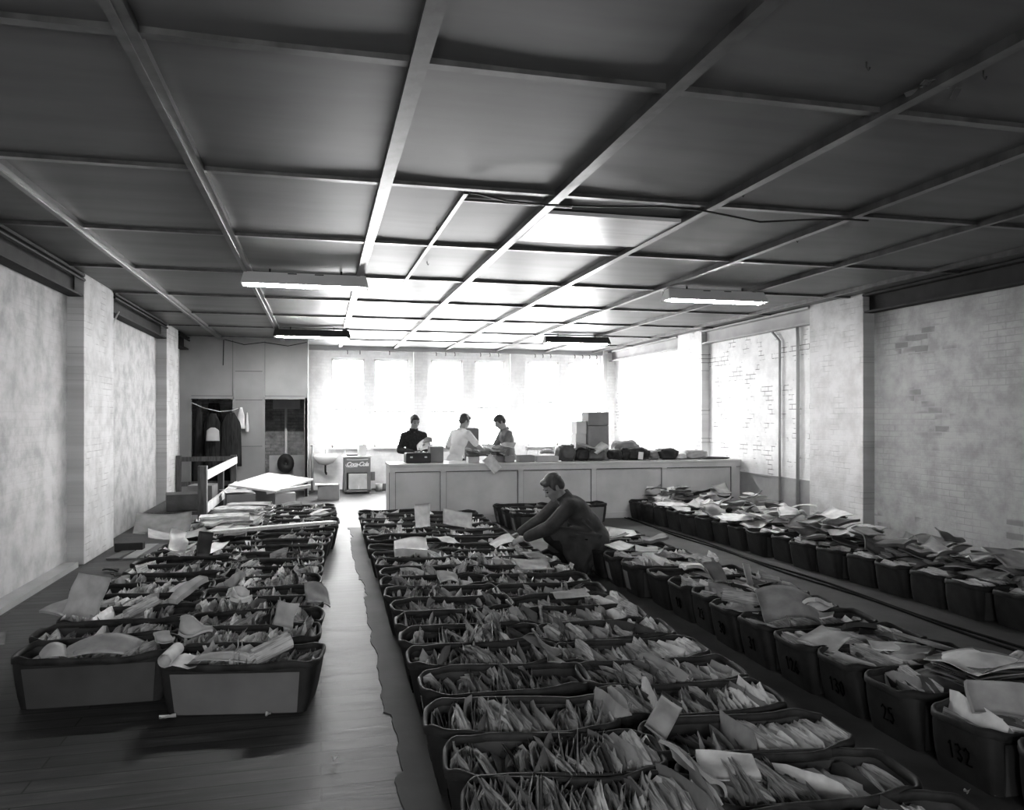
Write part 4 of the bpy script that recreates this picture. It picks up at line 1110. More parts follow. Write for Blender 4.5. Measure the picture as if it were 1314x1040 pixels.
# stair railing and landing
root = empty('stair_railing', (-1.66, 14.1, 0), 0, 'dark timber railing around the landing at left, side rails painted pale as window-lit', 'railing')
def rpost(x, y, w, h_): 
    m_ = MB(); m_.box((x + 1.66, y - 14.1, h_ / 2), (w, w, h_)); m_.build('post', M['wood'], root)
rpost(-1.66, 12.0, 0.12, 1.04); rpost(-1.66, 14.1, 0.09, 0.92); rpost(-1.66, 16.1, 0.11, 1.0); rpost(-2.66, 16.1, 0.09, 1.0)
for z in (0.90, 0.42):
    m_ = MB(); m_.box((0.045, 0.0, z), (0.035, 4.1, 0.13)); m_.build('side_rail', M['white'], root)  # white colour stands for window light on the side rails
for z in (0.93, 0.45):
    m_ = MB(); m_.box((-0.5, 2.0, z), (0.95, 0.04, 0.09)); m_.build('back_rail', M['wood'], root)
root = empty('stair_landing', (-2.2, 14.6, 0), 0, 'low dark timber landing behind the stair railing', 'platform')
m_ = MB(); m_.box((0, 0, 0.24), (0.95, 3.2, 0.05)); m_.build('deck', M['wood'], root)
m_ = MB(); m_.box((0, -1.58, 0.11), (0.9, 0.03, 0.21)); m_.build('riser', M['dado'], root)
m_ = MB(); m_.box((0, 0, 0.11), (0.8, 3.0, 0.2)); m_.build('bearer', M['black'], root)

# board on a heap, boxes at the back left
mb = MB(); mb.box((-0.86, 14.75, 0.56), (0.95, 1.25, 0.03), rot=(0.10, 0.10, -0.5)); tag(mb.build('white_board', M['white']), 'white board lying on boxes behind the left block', 'board')
mb = MB(); mb.box((-0.55, 14.2, 0.48), (0.75, 0.16, 0.05), rot=(0.0, -0.12, 0.1)); tag(mb.build('white_batten', M['white']), 'white timber batten under the front of the white board', 'plank')
def carton(name, c, s, rz, mat, label, flaps=True, cat='box'):
    root = empty(name, (c[0], c[1], c[2]), rz, label, cat)
    t = 0.006; b = MB()
    b.box((0, 0, t / 2), (s[0], s[1], t))
    for sx in (-1, 1):
        b.box((sx * (s[0] / 2 - t / 2), 0, s[2] / 2), (t, s[1], s[2])); b.box((0, sx * (s[1] / 2 - t / 2), s[2] / 2), (s[0] - 2 * t, t, s[2]))
    b.build('body', mat, root)
    if flaps:
        for sx in (-1, 1):
            f = MB(); f.box((0, sx * (s[1] / 4), s[2] + 0.004), (s[0], s[1] / 2 - 0.004, 0.006), rot=(sx * -0.03, 0, 0)); f.build('flap', mat, root)
    return root
carton('carton', (-0.95, 14.9, 0.0), (0.5, 0.5, 0.46), 0.1, M['carton'], 'grey carton holding up the white board')
carton('carton', (-0.62, 14.35, 0.0), (0.34, 0.35, 0.40), 0.1, M['carton_l'], 'white carton under the white batten behind the left block')
carton('carton', (-1.30, 13.6, 0.0), (0.45, 0.4, 0.48), 0.2, M['carton'], 'dark grey carton beside the stair railing')
carton('carton', (-1.26, 13.1, 0.0), (0.36, 0.3, 0.36), -0.1, M['dado'], 'paler carton in front of the dark one by the railing')
carton('carton', (0.16, 17.0, 0.0), (0.44, 0.36, 0.30), -0.05, M['carton'], 'small open carton on the bright floor left of the drinks cooler', False)
flat('loose_sheet', (0.12, 17.0, 0.305), (0.46, 0.36), 0.006, 0, (0, 0.04, 0.1), 'white sheet lying in the small carton left of the drinks cooler', 'paper', seed=900, ripple=0.02)
carton('carton', (-2.15, 13.4, 0.27), (0.5, 0.5, 0.25), 0.2, M['dark2'], 'dark carton on the stair landing nearer the front')
carton('carton', (-1.98, 14.4, 0.27), (0.4, 0.5, 0.3), -0.1, M['carton'], 'grey carton on the stair landing farther back')
flat('loose_sheet', (-1.36, 13.6, 0.52), (0.44, 0.4), 0.008, 1, (0.05, 0.03, 0.4), 'pale papers on the dark grey carton by the railing', 'paper', seed=901, ripple=0.02)

# wash basin on the far wall
root = empty('wash_basin', (0.06, YF - 0.45, 0), 0, 'white wash basin on the far wall beside the partition', 'basin')
mb = MB(); mb.lathe([(0.05, 0.62), (0.17, 0.66), (0.25, 0.76), (0.28, 0.84), (0.26, 0.84), (0.2, 0.74), (0.05, 0.70)], (0.04, 0, 0), 24, 0, 1.0, 0.8); mb.box((0.04, 0.22, 0.82), (0.52, 0.2, 0.10)); mb.build('bowl', M['porcelain'], root, True)
mb = MB(); mb.tube([(0.04, 0.02, 0.64), (0.04, 0.02, 0.45), (0.06, 0.10, 0.40), (0.06, 0.28, 0.42)], 0.022, 8); mb.build('waste_pipe', M['steel'], root, True)
mb = MB(); mb.tube([(0.04, 0.25, 0.86), (0.04, 0.25, 0.98), (0.04, 0.15, 0.98), (0.04, 0.14, 0.94)], 0.012, 8); mb.build('tap', M['metal'], root, True)
mb = MB(); mb.tube([(-0.2, YF - 0.4, 0.0), (-0.2, YF - 0.4, 1.06)], 0.03, 10); mb.lathe([(0.035, 0), (0.035, 0.04), (0.01, 0.05)], (-0.2, YF - 0.4, 1.05), 12); tag(mb.build('water_pipe', M['dado'], smooth=True), 'pale standpipe beside the wash basin at the partition corner', 'pipe')
mb = MB(); mb.tube([(0.50, 18.7, 0.0), (0.52, 18.75, 0.55), (0.55, 18.8, 0.95)], 0.014, 8); tag(mb.build('mop_handle', M['dado'], smooth=True), 'thin pale stick leaning on the far wall left of the cooler', 'stick')

# drinks cooler
root = empty('drinks_cooler', (0.80, 18.3, 0), 0.02, 'metal drinks cooler with white script lettering under the far window', 'cooler')
mb = MB(); w, dp, h_ = 0.60, 0.46, 0.82
mb.rbox((0, 0, 0.64), (w, dp, 0.36), 0.02); mb.box((-w / 2 + 0.03, 0, 0.26), (0.06, dp, 0.44)); mb.box((w / 2 - 0.04, 0, 0.26), (0.08, dp, 0.44)); mb.box((0, 0.18, 0.26), (w, 0.06, 0.44)); mb.box((0, 0, 0.06), (w, dp, 0.05)); mb.build('cabinet', M['red'], root)
mb = MB(); mb.rbox((0, 0, 0.835), (w + 0.03, dp + 0.03, 0.035), 0.01); mb.build('lid', M['metal'], root)
mb = MB(); mb.rbox((0.01, -0.20, 0.27), (0.42, 0.05, 0.36), 0.012); mb.build('door', M['metal'], root)
mb = MB(); mb.tube([(0.03, -0.235, 0.10), (0.03, -0.235, 0.18)], 0.012, 8); mb.build('handle', M['white'], root)
mb = MB(); mb.box((w / 2 + 0.06, -0.05, 0.38), (0.09, 0.14, 0.2)); mb.build('bottle_opener_box', M['red'], root)
for sx in (-0.25, 0.25):
    for sy in (-0.18, 0.18):
        mb = MB(); mb.box((sx, sy, 0.018), (0.05, 0.05, 0.036)); mb.build('foot', M['black'], root)
cu = bpy.data.curves.new('lettering', 'FONT'); cu.body = 'Coca-Cola'; cu.size = 0.135; cu.shear = 0.32; cu.extrude = 0.003; cu.align_x = 'CENTER'; cu.space_character = 0.84; cu.offset = 0.004
lt = bpy.data.objects.new('lettering', cu); COL.objects.link(lt); lt.parent = root; lt.location = (0.0, -dp / 2 - 0.004, 0.625); lt.rotation_euler = (math.pi / 2, 0, 0)
cu.materials.append(M['white'])
bpy.context.view_layer.update()
lme = bpy.data.meshes.new_from_object(lt.evaluated_get(bpy.context.evaluated_depsgraph_get()))
l2 = bpy.data.objects.new('script_lettering', lme); COL.objects.link(l2); l2.parent = root; l2.location = lt.location; l2.rotation_euler = lt.rotation_euler
bpy.data.objects.remove(lt)
mb = MB(); y0 = -dp / 2 - 0.004
mb.tube([(-0.26, y0, 0.66), (-0.245, y0, 0.615), (-0.16, y0, 0.60), (-0.05, y0, 0.612), (0.0, y0, 0.605)], 0.006, 6)
mb.tube([(-0.24, y0, 0.775), (-0.1, y0, 0.765), (0.1, y0, 0.77), (0.24, y0, 0.775)], 0.007, 6); mb.build('lettering_flourish', M['white'], root)
carton('carton', (0.92, 18.3, 0.855), (0.17, 0.2, 0.25), 0.1, M['carton_l'], 'tall white carton on the drinks cooler lid')
mb = MB(); mb.rbox((0.69, 18.3, 0.872), (0.26, 0.2, 0.03), 0.008); tag(mb.build('dark_tray', M['steel']), 'dark flat tray on the drinks cooler lid', 'tray')
root = empty('waste_tin', (1.32, 18.5, 0), 0, 'small grey tin lying open beside the drinks cooler', 'tin')
mb = MB(); mb.lathe([(0.07, 0), (0.085, 0.18), (0.08, 0.18), (0.065, 0.02)], (0, 0, 0), 18); mb.build('body', M['metal'], root, True)
mb = MB(); mb.box((1.72, 18.85, 0.07), (0.6, 0.12, 0.13), rot=(0, 0.05, 0)); tag(mb.build('timber_offcut', M['panel']), 'grey timber offcut on the floor along the far wall', 'timber')

# ------------------------------------------------------------------ on the counter
CZ = CH + 0.006
def cbox(name, px0, px1, py0, Y, dp, mat, label, z0=CZ, flaps=True, rz=0.0, cat='box', h=None):
    x0, x1 = ray_x(px0, Y), ray_x(px1, Y); z1 = ray_z((px0 + px1) / 2, py0, Y)
    return carton(name, ((x0 + x1) / 2, Y + dp / 2, z0), (x1 - x0, dp, h or max(0.05, z1 - z0)), rz, mat, label, flaps, cat)
root = empty('black_case', (ray_x(537, 12.95), 13.1, CZ), 0.03, 'black case with metal catches on the counter before the man in black', 'case')
mb = MB(); mb.rbox((0, 0, 0.085), (0.42, 0.28, 0.17), 0.02); mb.build('shell', M['black'], root)
mb = MB(); mb.box((-0.12, -0.145, 0.10), (0.04, 0.012, 0.025)); mb.box((0.12, -0.145, 0.10), (0.04, 0.012, 0.025)); mb.build('catch', M['metal'], root)
mb = MB(); mb.tube([(-0.06, 0, 0.17), (-0.05, 0, 0.20), (0.05, 0, 0.20), (0.06, 0, 0.17)], 0.009, 8); mb.build('handle', M['black'], root)
cbox('carton', 552, 569, 574, 13.05, 0.3, M['carton'], 'grey carton behind the white shirt on the counter, next to the black case')
x0, x1 = ray_x(596, 14.7), ray_x(615, 14.7)
carton('carton', ((x0 + x1) / 2, 14.85, 0.008), (x1 - x0, 0.3, 0.76), 0, M['carton'], 'grey carton on the floor behind the counter, under the tall one', False)
carton('carton', ((x0 + x1) / 2, 14.85, 0.775), (x1 - x0, 0.3, 0.75), 0, M['carton'], 'tall grey carton standing behind the white shirted man\'s shoulder')
cbox('carton', 601, 614.5, 587, 12.85, 0.22, M['dado'], 'small grey carton on the counter below the white shirted man\'s arm', flaps=False)
cbox('carton', 636, 646, 583, 13.0, 0.2, M['carton'], 'small grey carton on the counter under the loose papers', flaps=False)
cbox('carton', 648, 660, 585, 12.85, 0.22, M['carton'], 'low carton on the counter right of the loose papers', flaps=False)
cbox('carton', 667, 686, 585, 12.85, 0.25, M['carton'], 'low grey carton on the counter, second right of the papers', flaps=False)
cbox('carton', 690, 717, 586, 12.85, 0.28, M['dado'], 'widest low carton on the counter beside the dark bundles', flaps=False)
cbox('carton', 755, 781, 547, 13.0, 0.36, M['carton'], 'tall grey carton on the counter, lower of the stacked pair')
zt = ray_z(768, 547, 13.0) + 0.008
x0, x1 = ray_x(755, 13.0), ray_x(781, 13.0)
carton('carton', ((x0 + x1) / 2, 13.18, zt), (x1 - x0, 0.36, 0.23), 0, M['carton'], 'grey carton on top of the stacked pair on the counter')
x0, x1 = ray_x(739, 13.1), ray_x(752, 13.1)
carton('carton', ((x0 + x1) / 2, 13.25, CZ), (x1 - x0, 0.3, 0.46), 0, M['carton_l'], 'white carton on the counter left of the tall grey one')
carton('carton', ((x0 + x1) / 2 + 0.01, 13.25, CZ + 0.468), (x1 - x0, 0.3, 0.22), 0.02, M['carton_l'], 'upper white carton left of the tall grey pair')
def lump(name, px0, px1, py0, Y, mat, label, cat, seed, z0=CZ, dp=0.34, amp=0.24):
    """a slumped sack or bundle"""
    x0, x1 = ray_x(px0, Y), ray_x(px1, Y); z1 = ray_z((px0 + px1) / 2, py0, Y)
    cx_, w_, h_ = (x0 + x1) / 2, x1 - x0, z1 - z0
    bm = bmesh.new(); bmesh.ops.create_icosphere(bm, subdivisions=4, radius=1.0)
    for v in bm.verts:
        n_ = noise.noise(v.co * 1.7 + Vector((seed, 0, 0))) * amp * 1.6 + noise.noise(v.co * 4.5 + Vector((0, seed, 0))) * amp * 0.8
        c = v.co * (1 + n_)
        q = Vector([math.copysign(abs(t) ** 0.6, t) for t in c])
        v.co = Vector((q.x * w_ / 2, q.y * dp / 2, max(0.0, (q.z * 0.5 + 0.5)) * h_))
    bm.verts.index_update()
    m_ = MB(); m_.add([v.co + Vector((cx_, Y + dp / 2, z0)) for v in bm.verts], [tuple(v.index for v in f.verts) for f in bm.faces]); bm.free()
    return tag(m_.build(name, mat, smooth=True), label, cat)
LUMPS = [(718, 741, 571, 12.85, 'dark2', 'dark sack on the counter, leftmost of the bundles'), (739, 758, 576, 12.85, 'dark', 'black bundle between two sacks under the white papers'), (756, 778, 577, 12.85, 'dark2', 'dark bundle in front of the tall grey carton'),
 (782, 800, 577, 12.9, 'dark', 'black bundle just right of the tall grey carton'), (798, 812, 575, 12.95, 'black', 'black bundle under the grey packet on the counter'), (808, 836, 575, 12.9, 'dark', 'wide black bundle with a small white tag'), (834, 849, 579, 12.95, 'carton', 'pale grey bundle between two black ones'), (847, 872, 576, 12.9, 'dark', 'black rounded bundle right of the pale one'), (908, 938, 587, 12.9, 'black', 'flat black bundle at the right end of the counter')]
for i, (a, b_, py, Y, mt, lb) in enumerate(LUMPS): lump('mail_sack', a, b_, py, Y, M[mt], lb, 'bundle', i * 3.7)
lump('mail_sack', 868, 883, 582, 12.95, M['carton_l'], 'small pale bundle next to the open pale packet on the counter', 'bundle', 51)
lump('mail_sack', 882, 910, 578, 12.95, M['dado'], 'pale slumped packet near the right end of the counter', 'bundle', 57, amp=0.2)
lump('mail_sack', 790, 822, 566, 13.15, M['carton'], 'grey packet lying over the black bundles on the counter', 'bundle', 61)
x = ray_x(822, 12.84); mb = MB(); mb.box((x, 12.83, 1.06), (0.09, 0.006, 0.13), rot=(0, 0.1, 0)); tag(mb.build('white_tag', M['white']), 'small white tag on the wide black bundle', 'tag')
flat('carton_flap', (ray_x(752, 13.0), 12.97, 1.24), (0.36, 0.24), 0.008, 2, (0.2, 0.25, 0.1), 'grey cardboard sheet leaning on the white cartons', 'card', seed=930)
flat('loose_sheet', (ray_x(767, 12.95), 12.95, 1.21), (0.28, 0.30), 0.012, 1, (0.35, -0.5, 0.2), 'pale crumpled papers on the dark bundle by the tall carton', 'paper', seed=931, ripple=0.02)
# papers the two men sort, and the sheet hanging over the front
P, Q = flat_mesh(0.30, 0.185, 0.004, ripple=0.006, seed=5, cyl=0.006)
o = bpy.data.objects.new('hanging_sheet', np_mesh('hanging_sheet', P, Q, [PLAIN[1]])); COL.objects.link(o)
o.location = (ray_x(632, 12.645), 12.645, ray_z(632, 595.5, 12.645)); o.rotation_euler = Euler((math.pi / 2, R(48), 0), 'XYZ')
tag(o, 'pale sheet hanging down over the front of the counter', 'paper')
for i, (px, py, tone, lb) in enumerate(((612, 583, 5, 'black folder under the loose papers on the counter'), (622, 580, 4, 'dark folded paper on the counter heap, left one'), (634, 577, 2, 'grey folded paper on the counter heap before the grey shirt'), (644, 574, 3, 'dull paper in the middle of the counter heap'), (652, 571, 3, 'dull envelope pointing up right from the counter heap'), (628, 573, 1, 'pale paper at the reaching hands on the counter'), (640, 581, 5, 'black folded paper low in the counter heap'))):
    Y = 12.95 + 0.03 * i
    flat('sorted_mail', (ray_x(px, Y), Y, max(CZ + 0.02, ray_z(px, py, Y) - 0.02)), (0.34, 0.22), 0.02, tone, (0.15, -0.18 if i > 2 else 0.1, 0.3 * i), lb, 'paper', 'heap of mail on the counter', seed=940 + i, ripple=0.015)
for i in range(4):
    flat('stacked_card', (ray_x(702, 13.2), 13.2, CZ + 0.12 + 0.02 * i), (0.22 - 0.02 * i, 0.2), 0.014, (2, 3, 1, 2)[i], (0, 0, 0.05 * i), 'flat card in the little pile behind the widest low carton', 'card', 'little pile of cards on the counter', seed=960 + i, ripple=0.003)
root = empty('wire_rack', (ray_x(683, 13.2), 13.2, CZ), 0, 'low white wire rack on the counter behind the cartons', 'rack')
mb = MB()
for sx in (-0.1, 0.1): mb.tube([(sx, 0, 0), (sx, 0, 0.22)], 0.008, 6)
for z in (0.1, 0.2): mb.tube([(-0.12, 0, z), (0.12, 0, z)], 0.008, 6)
mb.build('frame', M['white'], root)
# more clutter on the window sill side

# ------------------------------------------------------------------ people
def prim_limb(bm, p0, p1, r0, r1, seg=14):
    p0 = Vector(p0); p1 = Vector(p1)
    for p, r in ((p0, r0), (p1, r1)):
        bmesh.ops.create_icosphere(bm, subdivisions=2, radius=r, matrix=Matrix.Translation(p))
    d = p1 - p0
    if d.length > 1e-4:
        q = d.to_track_quat('Z', 'Y').to_matrix().to_4x4()
        bmesh.ops.create_cone(bm, cap_ends=True, segments=seg, radius1=r0 * 0.995, radius2=r1 * 0.995, depth=d.length, matrix=Matrix.Translation((p0 + p1) / 2) @ q)
def prim_ell(bm, c, r, Rm=None):
    m4 = Matrix.Translation(Vector(c)) @ (Rm.to_4x4() if Rm is not None else Matrix.Identity(4)) @ Matrix.Diagonal((r[0], r[1], r[2], 1))
    bmesh.ops.create_icosphere(bm, subdivisions=3, radius=1.0, matrix=m4)
def solid(name, prims, voxel, mat, parent, smooth=5, cut=None):
    """one continuous surface grown over the listed tapered limbs and ellipsoids"""
    bm = bmesh.new()
    for p in prims:
        if p[0] == 'l': prim_limb(bm, *p[1:])
        else: prim_ell(bm, *p[1:])
    me = bpy.data.meshes.new(name); bm.to_mesh(me); bm.free()
    o = bpy.data.objects.new(name, me); COL.objects.link(o)
    r = o.modifiers.new('r', 'REMESH'); r.mode = 'VOXEL'; r.voxel_size = voxel
    s = o.modifiers.new('s', 'SMOOTH'); s.factor = 0.5; s.iterations = smooth
    dg = bpy.context.evaluated_depsgraph_get(); dg.update()
    me2 = bpy.data.meshes.new_from_object(o.evaluated_get(dg))
    o.modifiers.clear(); o.data = me2; bpy.data.meshes.remove(me)
    me2.name = name
    me2.materials.clear(); me2.materials.append(mat)
    me2.polygons.foreach_set('use_smooth', [True] * len(me2.polygons))
    o.name = name
    if parent is not None: o.parent = parent
    return o

def hand_prims(w, d, nrm, thumb_side, s=1.0, curl=0.5):
    """palm, four unequal bent fingers and a thumb from the wrist w along d; nrm points out of the palm"""
    w = Vector(w); d = Vector(d).normalized(); nrm = Vector(nrm); nrm = (nrm - d * nrm.dot(d)).normalized()
    sd = d.cross(nrm).normalized() * thumb_side
    P = []
    Rm = Matrix((sd, d, nrm)).transposed()
    P.append(('e', w + d * 0.048 * s, (0.040 * s, 0.055 * s, 0.017 * s), Rm))
    P.append(('l', w - d * 0.01, w + d * 0.03 * s, 0.026 * s, 0.024 * s))
    for i, (off, ln) in enumerate(((0.030, 0.068), (0.010, 0.078), (-0.010, 0.072), (-0.029, 0.056))):
        b0 = w + d * 0.088 * s + sd * off * s
        c1 = curl * (0.8 + 0.12 * i); d1 = (d * math.cos(c1) + nrm * math.sin(c1) + sd * off * 2.0).normalized()
        b1 = b0 + d1 * ln * 0.55 * s
        c2 = curl * 2.0; d2 = (d * math.cos(c2) + nrm * math.sin(c2)).normalized()
        b2 = b1 + d2 * ln * 0.5 * s
        P += [('l', b0 - d * 0.015, b1, 0.0092 * s, 0.0086 * s, 10), ('l', b1, b2, 0.0086 * s, 0.0074 * s, 10)]
    t0 = w + d * 0.025 * s + sd * 0.030 * s
    t1 = t0 + (d * 0.55 + sd * 0.75 + nrm * 0.3).normalized() * 0.042 * s
    t2 = t1 + (d * 0.85 + sd * 0.2 + nrm * 0.45).normalized() * 0.034 * s
    P += [('l', t0, t1, 0.0125 * s, 0.0105 * s, 10), ('l', t1, t2, 0.0105 * s, 0.0085 * s, 10)]
    return P

def head_prims(c, Rm, s=1.0):
    c = Vector(c); T = lambda x, y, z: c + Rm @ Vector((x * s, y * s, z * s))
    E = lambda x, y, z, a, b_, d_: ('e', T(x, y, z), (a * s, b_ * s, d_ * s), Rm)
    P = [E(0, -0.012, 0.038, 0.074, 0.094, 0.082), E(0, 0.022, -0.02, 0.060, 0.068, 0.085), E(0, 0.038, -0.070, 0.043, 0.045, 0.040), E(0, 0.066, -0.093, 0.022, 0.020, 0.018)]
    P += [('l', T(0, 0.083, 0.012), T(0, 0.104, -0.026), 0.009 * s, 0.0125 * s, 10), E(-0.011, 0.094, -0.030, 0.009, 0.009, 0.008), E(0.011, 0.094, -0.030, 0.009, 0.009, 0.008)]
    P += [('l', T(-0.040, 0.070, 0.026), T(0.040, 0.070, 0.026), 0.012 * s, 0.012 * s, 10)]
    P += [('l', T(-0.018, 0.080, -0.058), T(0.018, 0.080, -0.058), 0.0085 * s, 0.0085 * s, 8), ('l', T(-0.015, 0.078, -0.070), T(0.015, 0.078, -0.070), 0.009 * s, 0.009 * s, 8)]
    P += [E(-0.045, 0.050, -0.018, 0.022, 0.026, 0.022), E(0.045, 0.050, -0.018, 0.022, 0.026, 0.022)]
    for sx in (-1, 1): P.append(E(sx * 0.076, -0.010, -0.005, 0.010, 0.022, 0.033))
    return P
def hair_prims(c, Rm, s=1.0, style=0):
    c = Vector(c); T = lambda x, y, z: c + Rm @ Vector((x * s, y * s, z * s))
    E = lambda x, y, z, a, b_, d_: ('e', T(x, y, z), (a * s, b_ * s, d_ * s), Rm)
    P = [E(0, -0.026, 0.052, 0.083, 0.098, 0.084), E(0, -0.062, 0.005, 0.070, 0.058, 0.075)]
    if style >= 1:   # fringe brushed to the side, longer sides
        P += [E(0.015, 0.042, 0.088, 0.060, 0.040, 0.032), E(-0.028, 0.050, 0.076, 0.036, 0.030, 0.026)]
        for sx in (-1, 1): P.append(E(sx * 0.071, 0.006, 0.022, 0.014, 0.030, 0.045))
    if style >= 2: P += [E(0.02, 0.058, 0.082, 0.040, 0.028, 0.026), E(0, -0.02, 0.108, 0.062, 0.075, 0.035)]
    return P

def person(loc, rz, J, cloth, hair, label, s=1.0, hs=1.0, hairstyle=1):
    """J holds the joints in the person's own frame: +Y is the way the person faces, +X the right hand side"""
    root = empty('person', loc, rz, label, 'person'); root.scale = (s, s, s)
    V = {k: Vector(v) for k, v in J.items() if isinstance(v, tuple) and len(v) == 3 and k not in ('hrot',)}
    Rm = Euler(J['hrot'], 'YXZ').to_matrix()
    hc = V['head']
    body = []
    body += head_prims(hc, Rm, hs)
    body += [('l', V['neck'] + Vector((0, 0, -0.04)), hc + Rm @ Vector((0, -0.02, -0.05)) * hs, 0.066, 0.058)]
    up = (V['neck'] - V['pelvis']).normalized(); rt = (V['sr'] - V['sl']).normalized()
    fw = up.cross(rt).normalized(); Tm = Matrix((rt, fw, up)).transposed()
    def torso(e):
        ch = V['chest']; pe = V['pelvis']; wa = V.get('waist', (ch + pe) / 2)
        a = [('e', ch, (0.165 + e, 0.105 + e, 0.17 + e), Tm), ('e', wa, (0.145 + e, 0.095 + e, 0.16 + e), Tm), ('e', pe, (0.165 + e, 0.115 + e, 0.13 + e), Tm)]
        a += [('l', V['sl'], ch + up * 0.05 - rt * 0.05, 0.056 + e, 0.085 + e), ('l', V['sr'], ch + up * 0.05 + rt * 0.05, 0.056 + e, 0.085 + e), ('l', V['neck'] - up * 0.055 - rt * 0.03, V['sl'] + up * 0.0, 0.052 + e, 0.048 + e), ('l', V['neck'] - up * 0.055 + rt * 0.03, V['sr'], 0.052 + e, 0.048 + e)]
        return a
    def arm(sd, e, to=1.0, r=(0.052, 0.043, 0.036, 0.026)):
        a, b_, c = V['s' + sd], V['e' + sd], V['w' + sd]
        out = []
        if to <= 0.5:
            q = a + (b_ - a) * (to / 0.5); return [('l', a, q, r[0] + e, r[0] * 0.93 + e)]
        out.append(('l', a, b_, r[0] + e, r[1] + e))
        q = b_ + (c - b_) * ((to - 0.5) / 0.5); f = (to - 0.5) / 0.5
        mid = b_ + (c - b_) * 0.3 * f
        out += [('l', b_, mid, r[1] + e, r[2] + 0.006 + e), ('l', mid, q, r[2] + 0.006 + e, r[2] + 0.006 + (r[3] - r[2] - 0.006) * f + e)]
        return out
    def leg(sd, e, feet=True):
        h, k, a = V['h' + sd], V['k' + sd], V['a' + sd]
        m_ = k + (a - k) * 0.3
        back = Vector((0, -0.012, 0))
        return [('l', h, k, 0.085 + e, 0.058 + e), ('l', k, m_ + back, 0.056 + e, 0.058 + e), ('l', m_ + back, a, 0.058 + e, 0.038 + e)]
    body += torso(0) + arm('l', 0) + arm('r', 0)
    body += hand_prims(V['wl'], V['hdl'], V['hnl'], -1 * J.get('thl', 1), 1.0, J.get('cl', 0.5))
    body += hand_prims(V['wr'], V['hdr'], V['hnr'], 1 * J.get('thr', 1), 1.0, J.get('cr', 0.5))
    for sd in 'lr': body += leg(sd, 0) + [('l', V['a' + sd] + Vector((0, -0.03, -0.04)), V['t' + sd], 0.036, 0.03)]
    solid('body', body, 0.0085, M['skin'], root, 2)
    solid('hair', hair_prims(hc, Rm, hs, hairstyle), 0.008, M[hair], root, 3)
    for sx in (-1, 1):
        e = MB(); c_ = hc + Rm @ Vector((sx * 0.031 * hs, 0.079 * hs, 0.004 * hs)); e.lathe([(0.001, -0.008), (0.010, -0.003), (0.010, 0.003), (0.001, 0.008)], c_, 10); e.build('eye', M['black'], root, True)
        e = MB(); e.tube([hc + Rm @ Vector((sx * q[0] * hs, q[1] * hs, q[2] * hs)) for q in ((0.014, 0.0845, 0.030), (0.032, 0.084, 0.035), (0.050, 0.073, 0.029))], 0.0045 * hs, 6); e.build('eyebrow', M[hair], root, True)
    top = torso(cloth.get('loose', 0.016))
    sl_ = cloth.get('sl', 0.012)
    if cloth['sleeve'] > 0: top += arm('l', sl_, cloth['sleeve'], (0.056, 0.050, 0.042, 0.032)) + arm('r', sl_, cloth['sleeve'], (0.056, 0.050, 0.042, 0.032))
    top += cloth.get('extra', [])
    ob = solid('top_garment', top, 0.011, M[cloth['top']], root, 4); ob.name = cloth['topname']
    # collar
    cb = MB(); n = 20; nk = V['neck'] + up * 0.0; vs = []; fs = []
    cr = cloth.get('collar', 0.03); nd = (hc + Rm @ Vector((0, -0.03, -0.07)) - nk).normalized()
    sx_ = rt; sy_ = nd.cross(sx_).normalized()
    for i in range(n):
        an = 2 * math.pi * i / n
        for (rr, zz) in ((0.082, -0.03), (0.078, cr), (0.070, cr + 0.002), (0.070, -0.03)):
            vs.append(nk + sx_ * rr * math.cos(an) + sy_ * rr * 1.02 * math.sin(an) + nd * zz)
    for i in range(n):
        j = (i + 1) % n
        for q in range(4): fs.append((i * 4 + q, i * 4 + (q + 1) % 4, j * 4 + (q + 1) % 4, j * 4 + q))
    cb.add(vs, fs); cb.build('collar', M[cloth['top']], ob, True)
    low = [('e', V['pelvis'], (0.165 + 0.012, 0.115 + 0.012, 0.125), Tm)] + leg('l', 0.018) + leg('r', 0.018)
    solid('trousers', low, 0.012, M['trouser'], root, 4)
    for sd in 'lr':
        a = V['a' + sd]; t = V['t' + sd]; dn = Vector((0, 0, -1))
        hl = a + Vector((0, -0.045, -0.052)) if 'heel' + sd not in V else V['heel' + sd]
        solid('shoe', [('l', hl, t, 0.040, 0.034), ('l', a + Vector((0, 0, -0.015)), (a + t) / 2, 0.046, 0.042), ('l', hl, a, 0.042, 0.045)], 0.01, M['shoe'], root, 3)
    return root

def standing(**kw):
    J = dict(pelvis=(0, 0, 0.93), waist=(0, 0.01, 1.10), chest=(0, 0.005, 1.29), neck=(0, -0.005, 1.50), head=(0, 0.03, 1.655), hrot=(-0.25, 0, 0),
             sl=(-0.18, -0.005, 1.395), sr=(0.18, -0.005, 1.395), el=(-0.25, -0.03, 1.13), er=(0.25, -0.03, 1.13), wl=(-0.17, 0.22, 1.10), wr=(0.17, 0.22, 1.10),
             hdl=(0.3, 1, 0.1), hdr=(-0.3, 1, 0.1), hnl=(0.6, 0, 0.8), hnr=(-0.6, 0, 0.8),
             hl=(-0.09, 0, 0.90), hr=(0.09, 0, 0.90), kl=(-0.10, 0.01, 0.50), kr=(0.10, 0.01, 0.50), al=(-0.11, -0.02, 0.095), ar=(0.11, -0.02, 0.095),
             )
    J['tl'] = (-0.13, 0.14, 0.035); J['tr'] = (0.13, 0.14, 0.035)
    J.update(kw); return J
LZ = 0.008
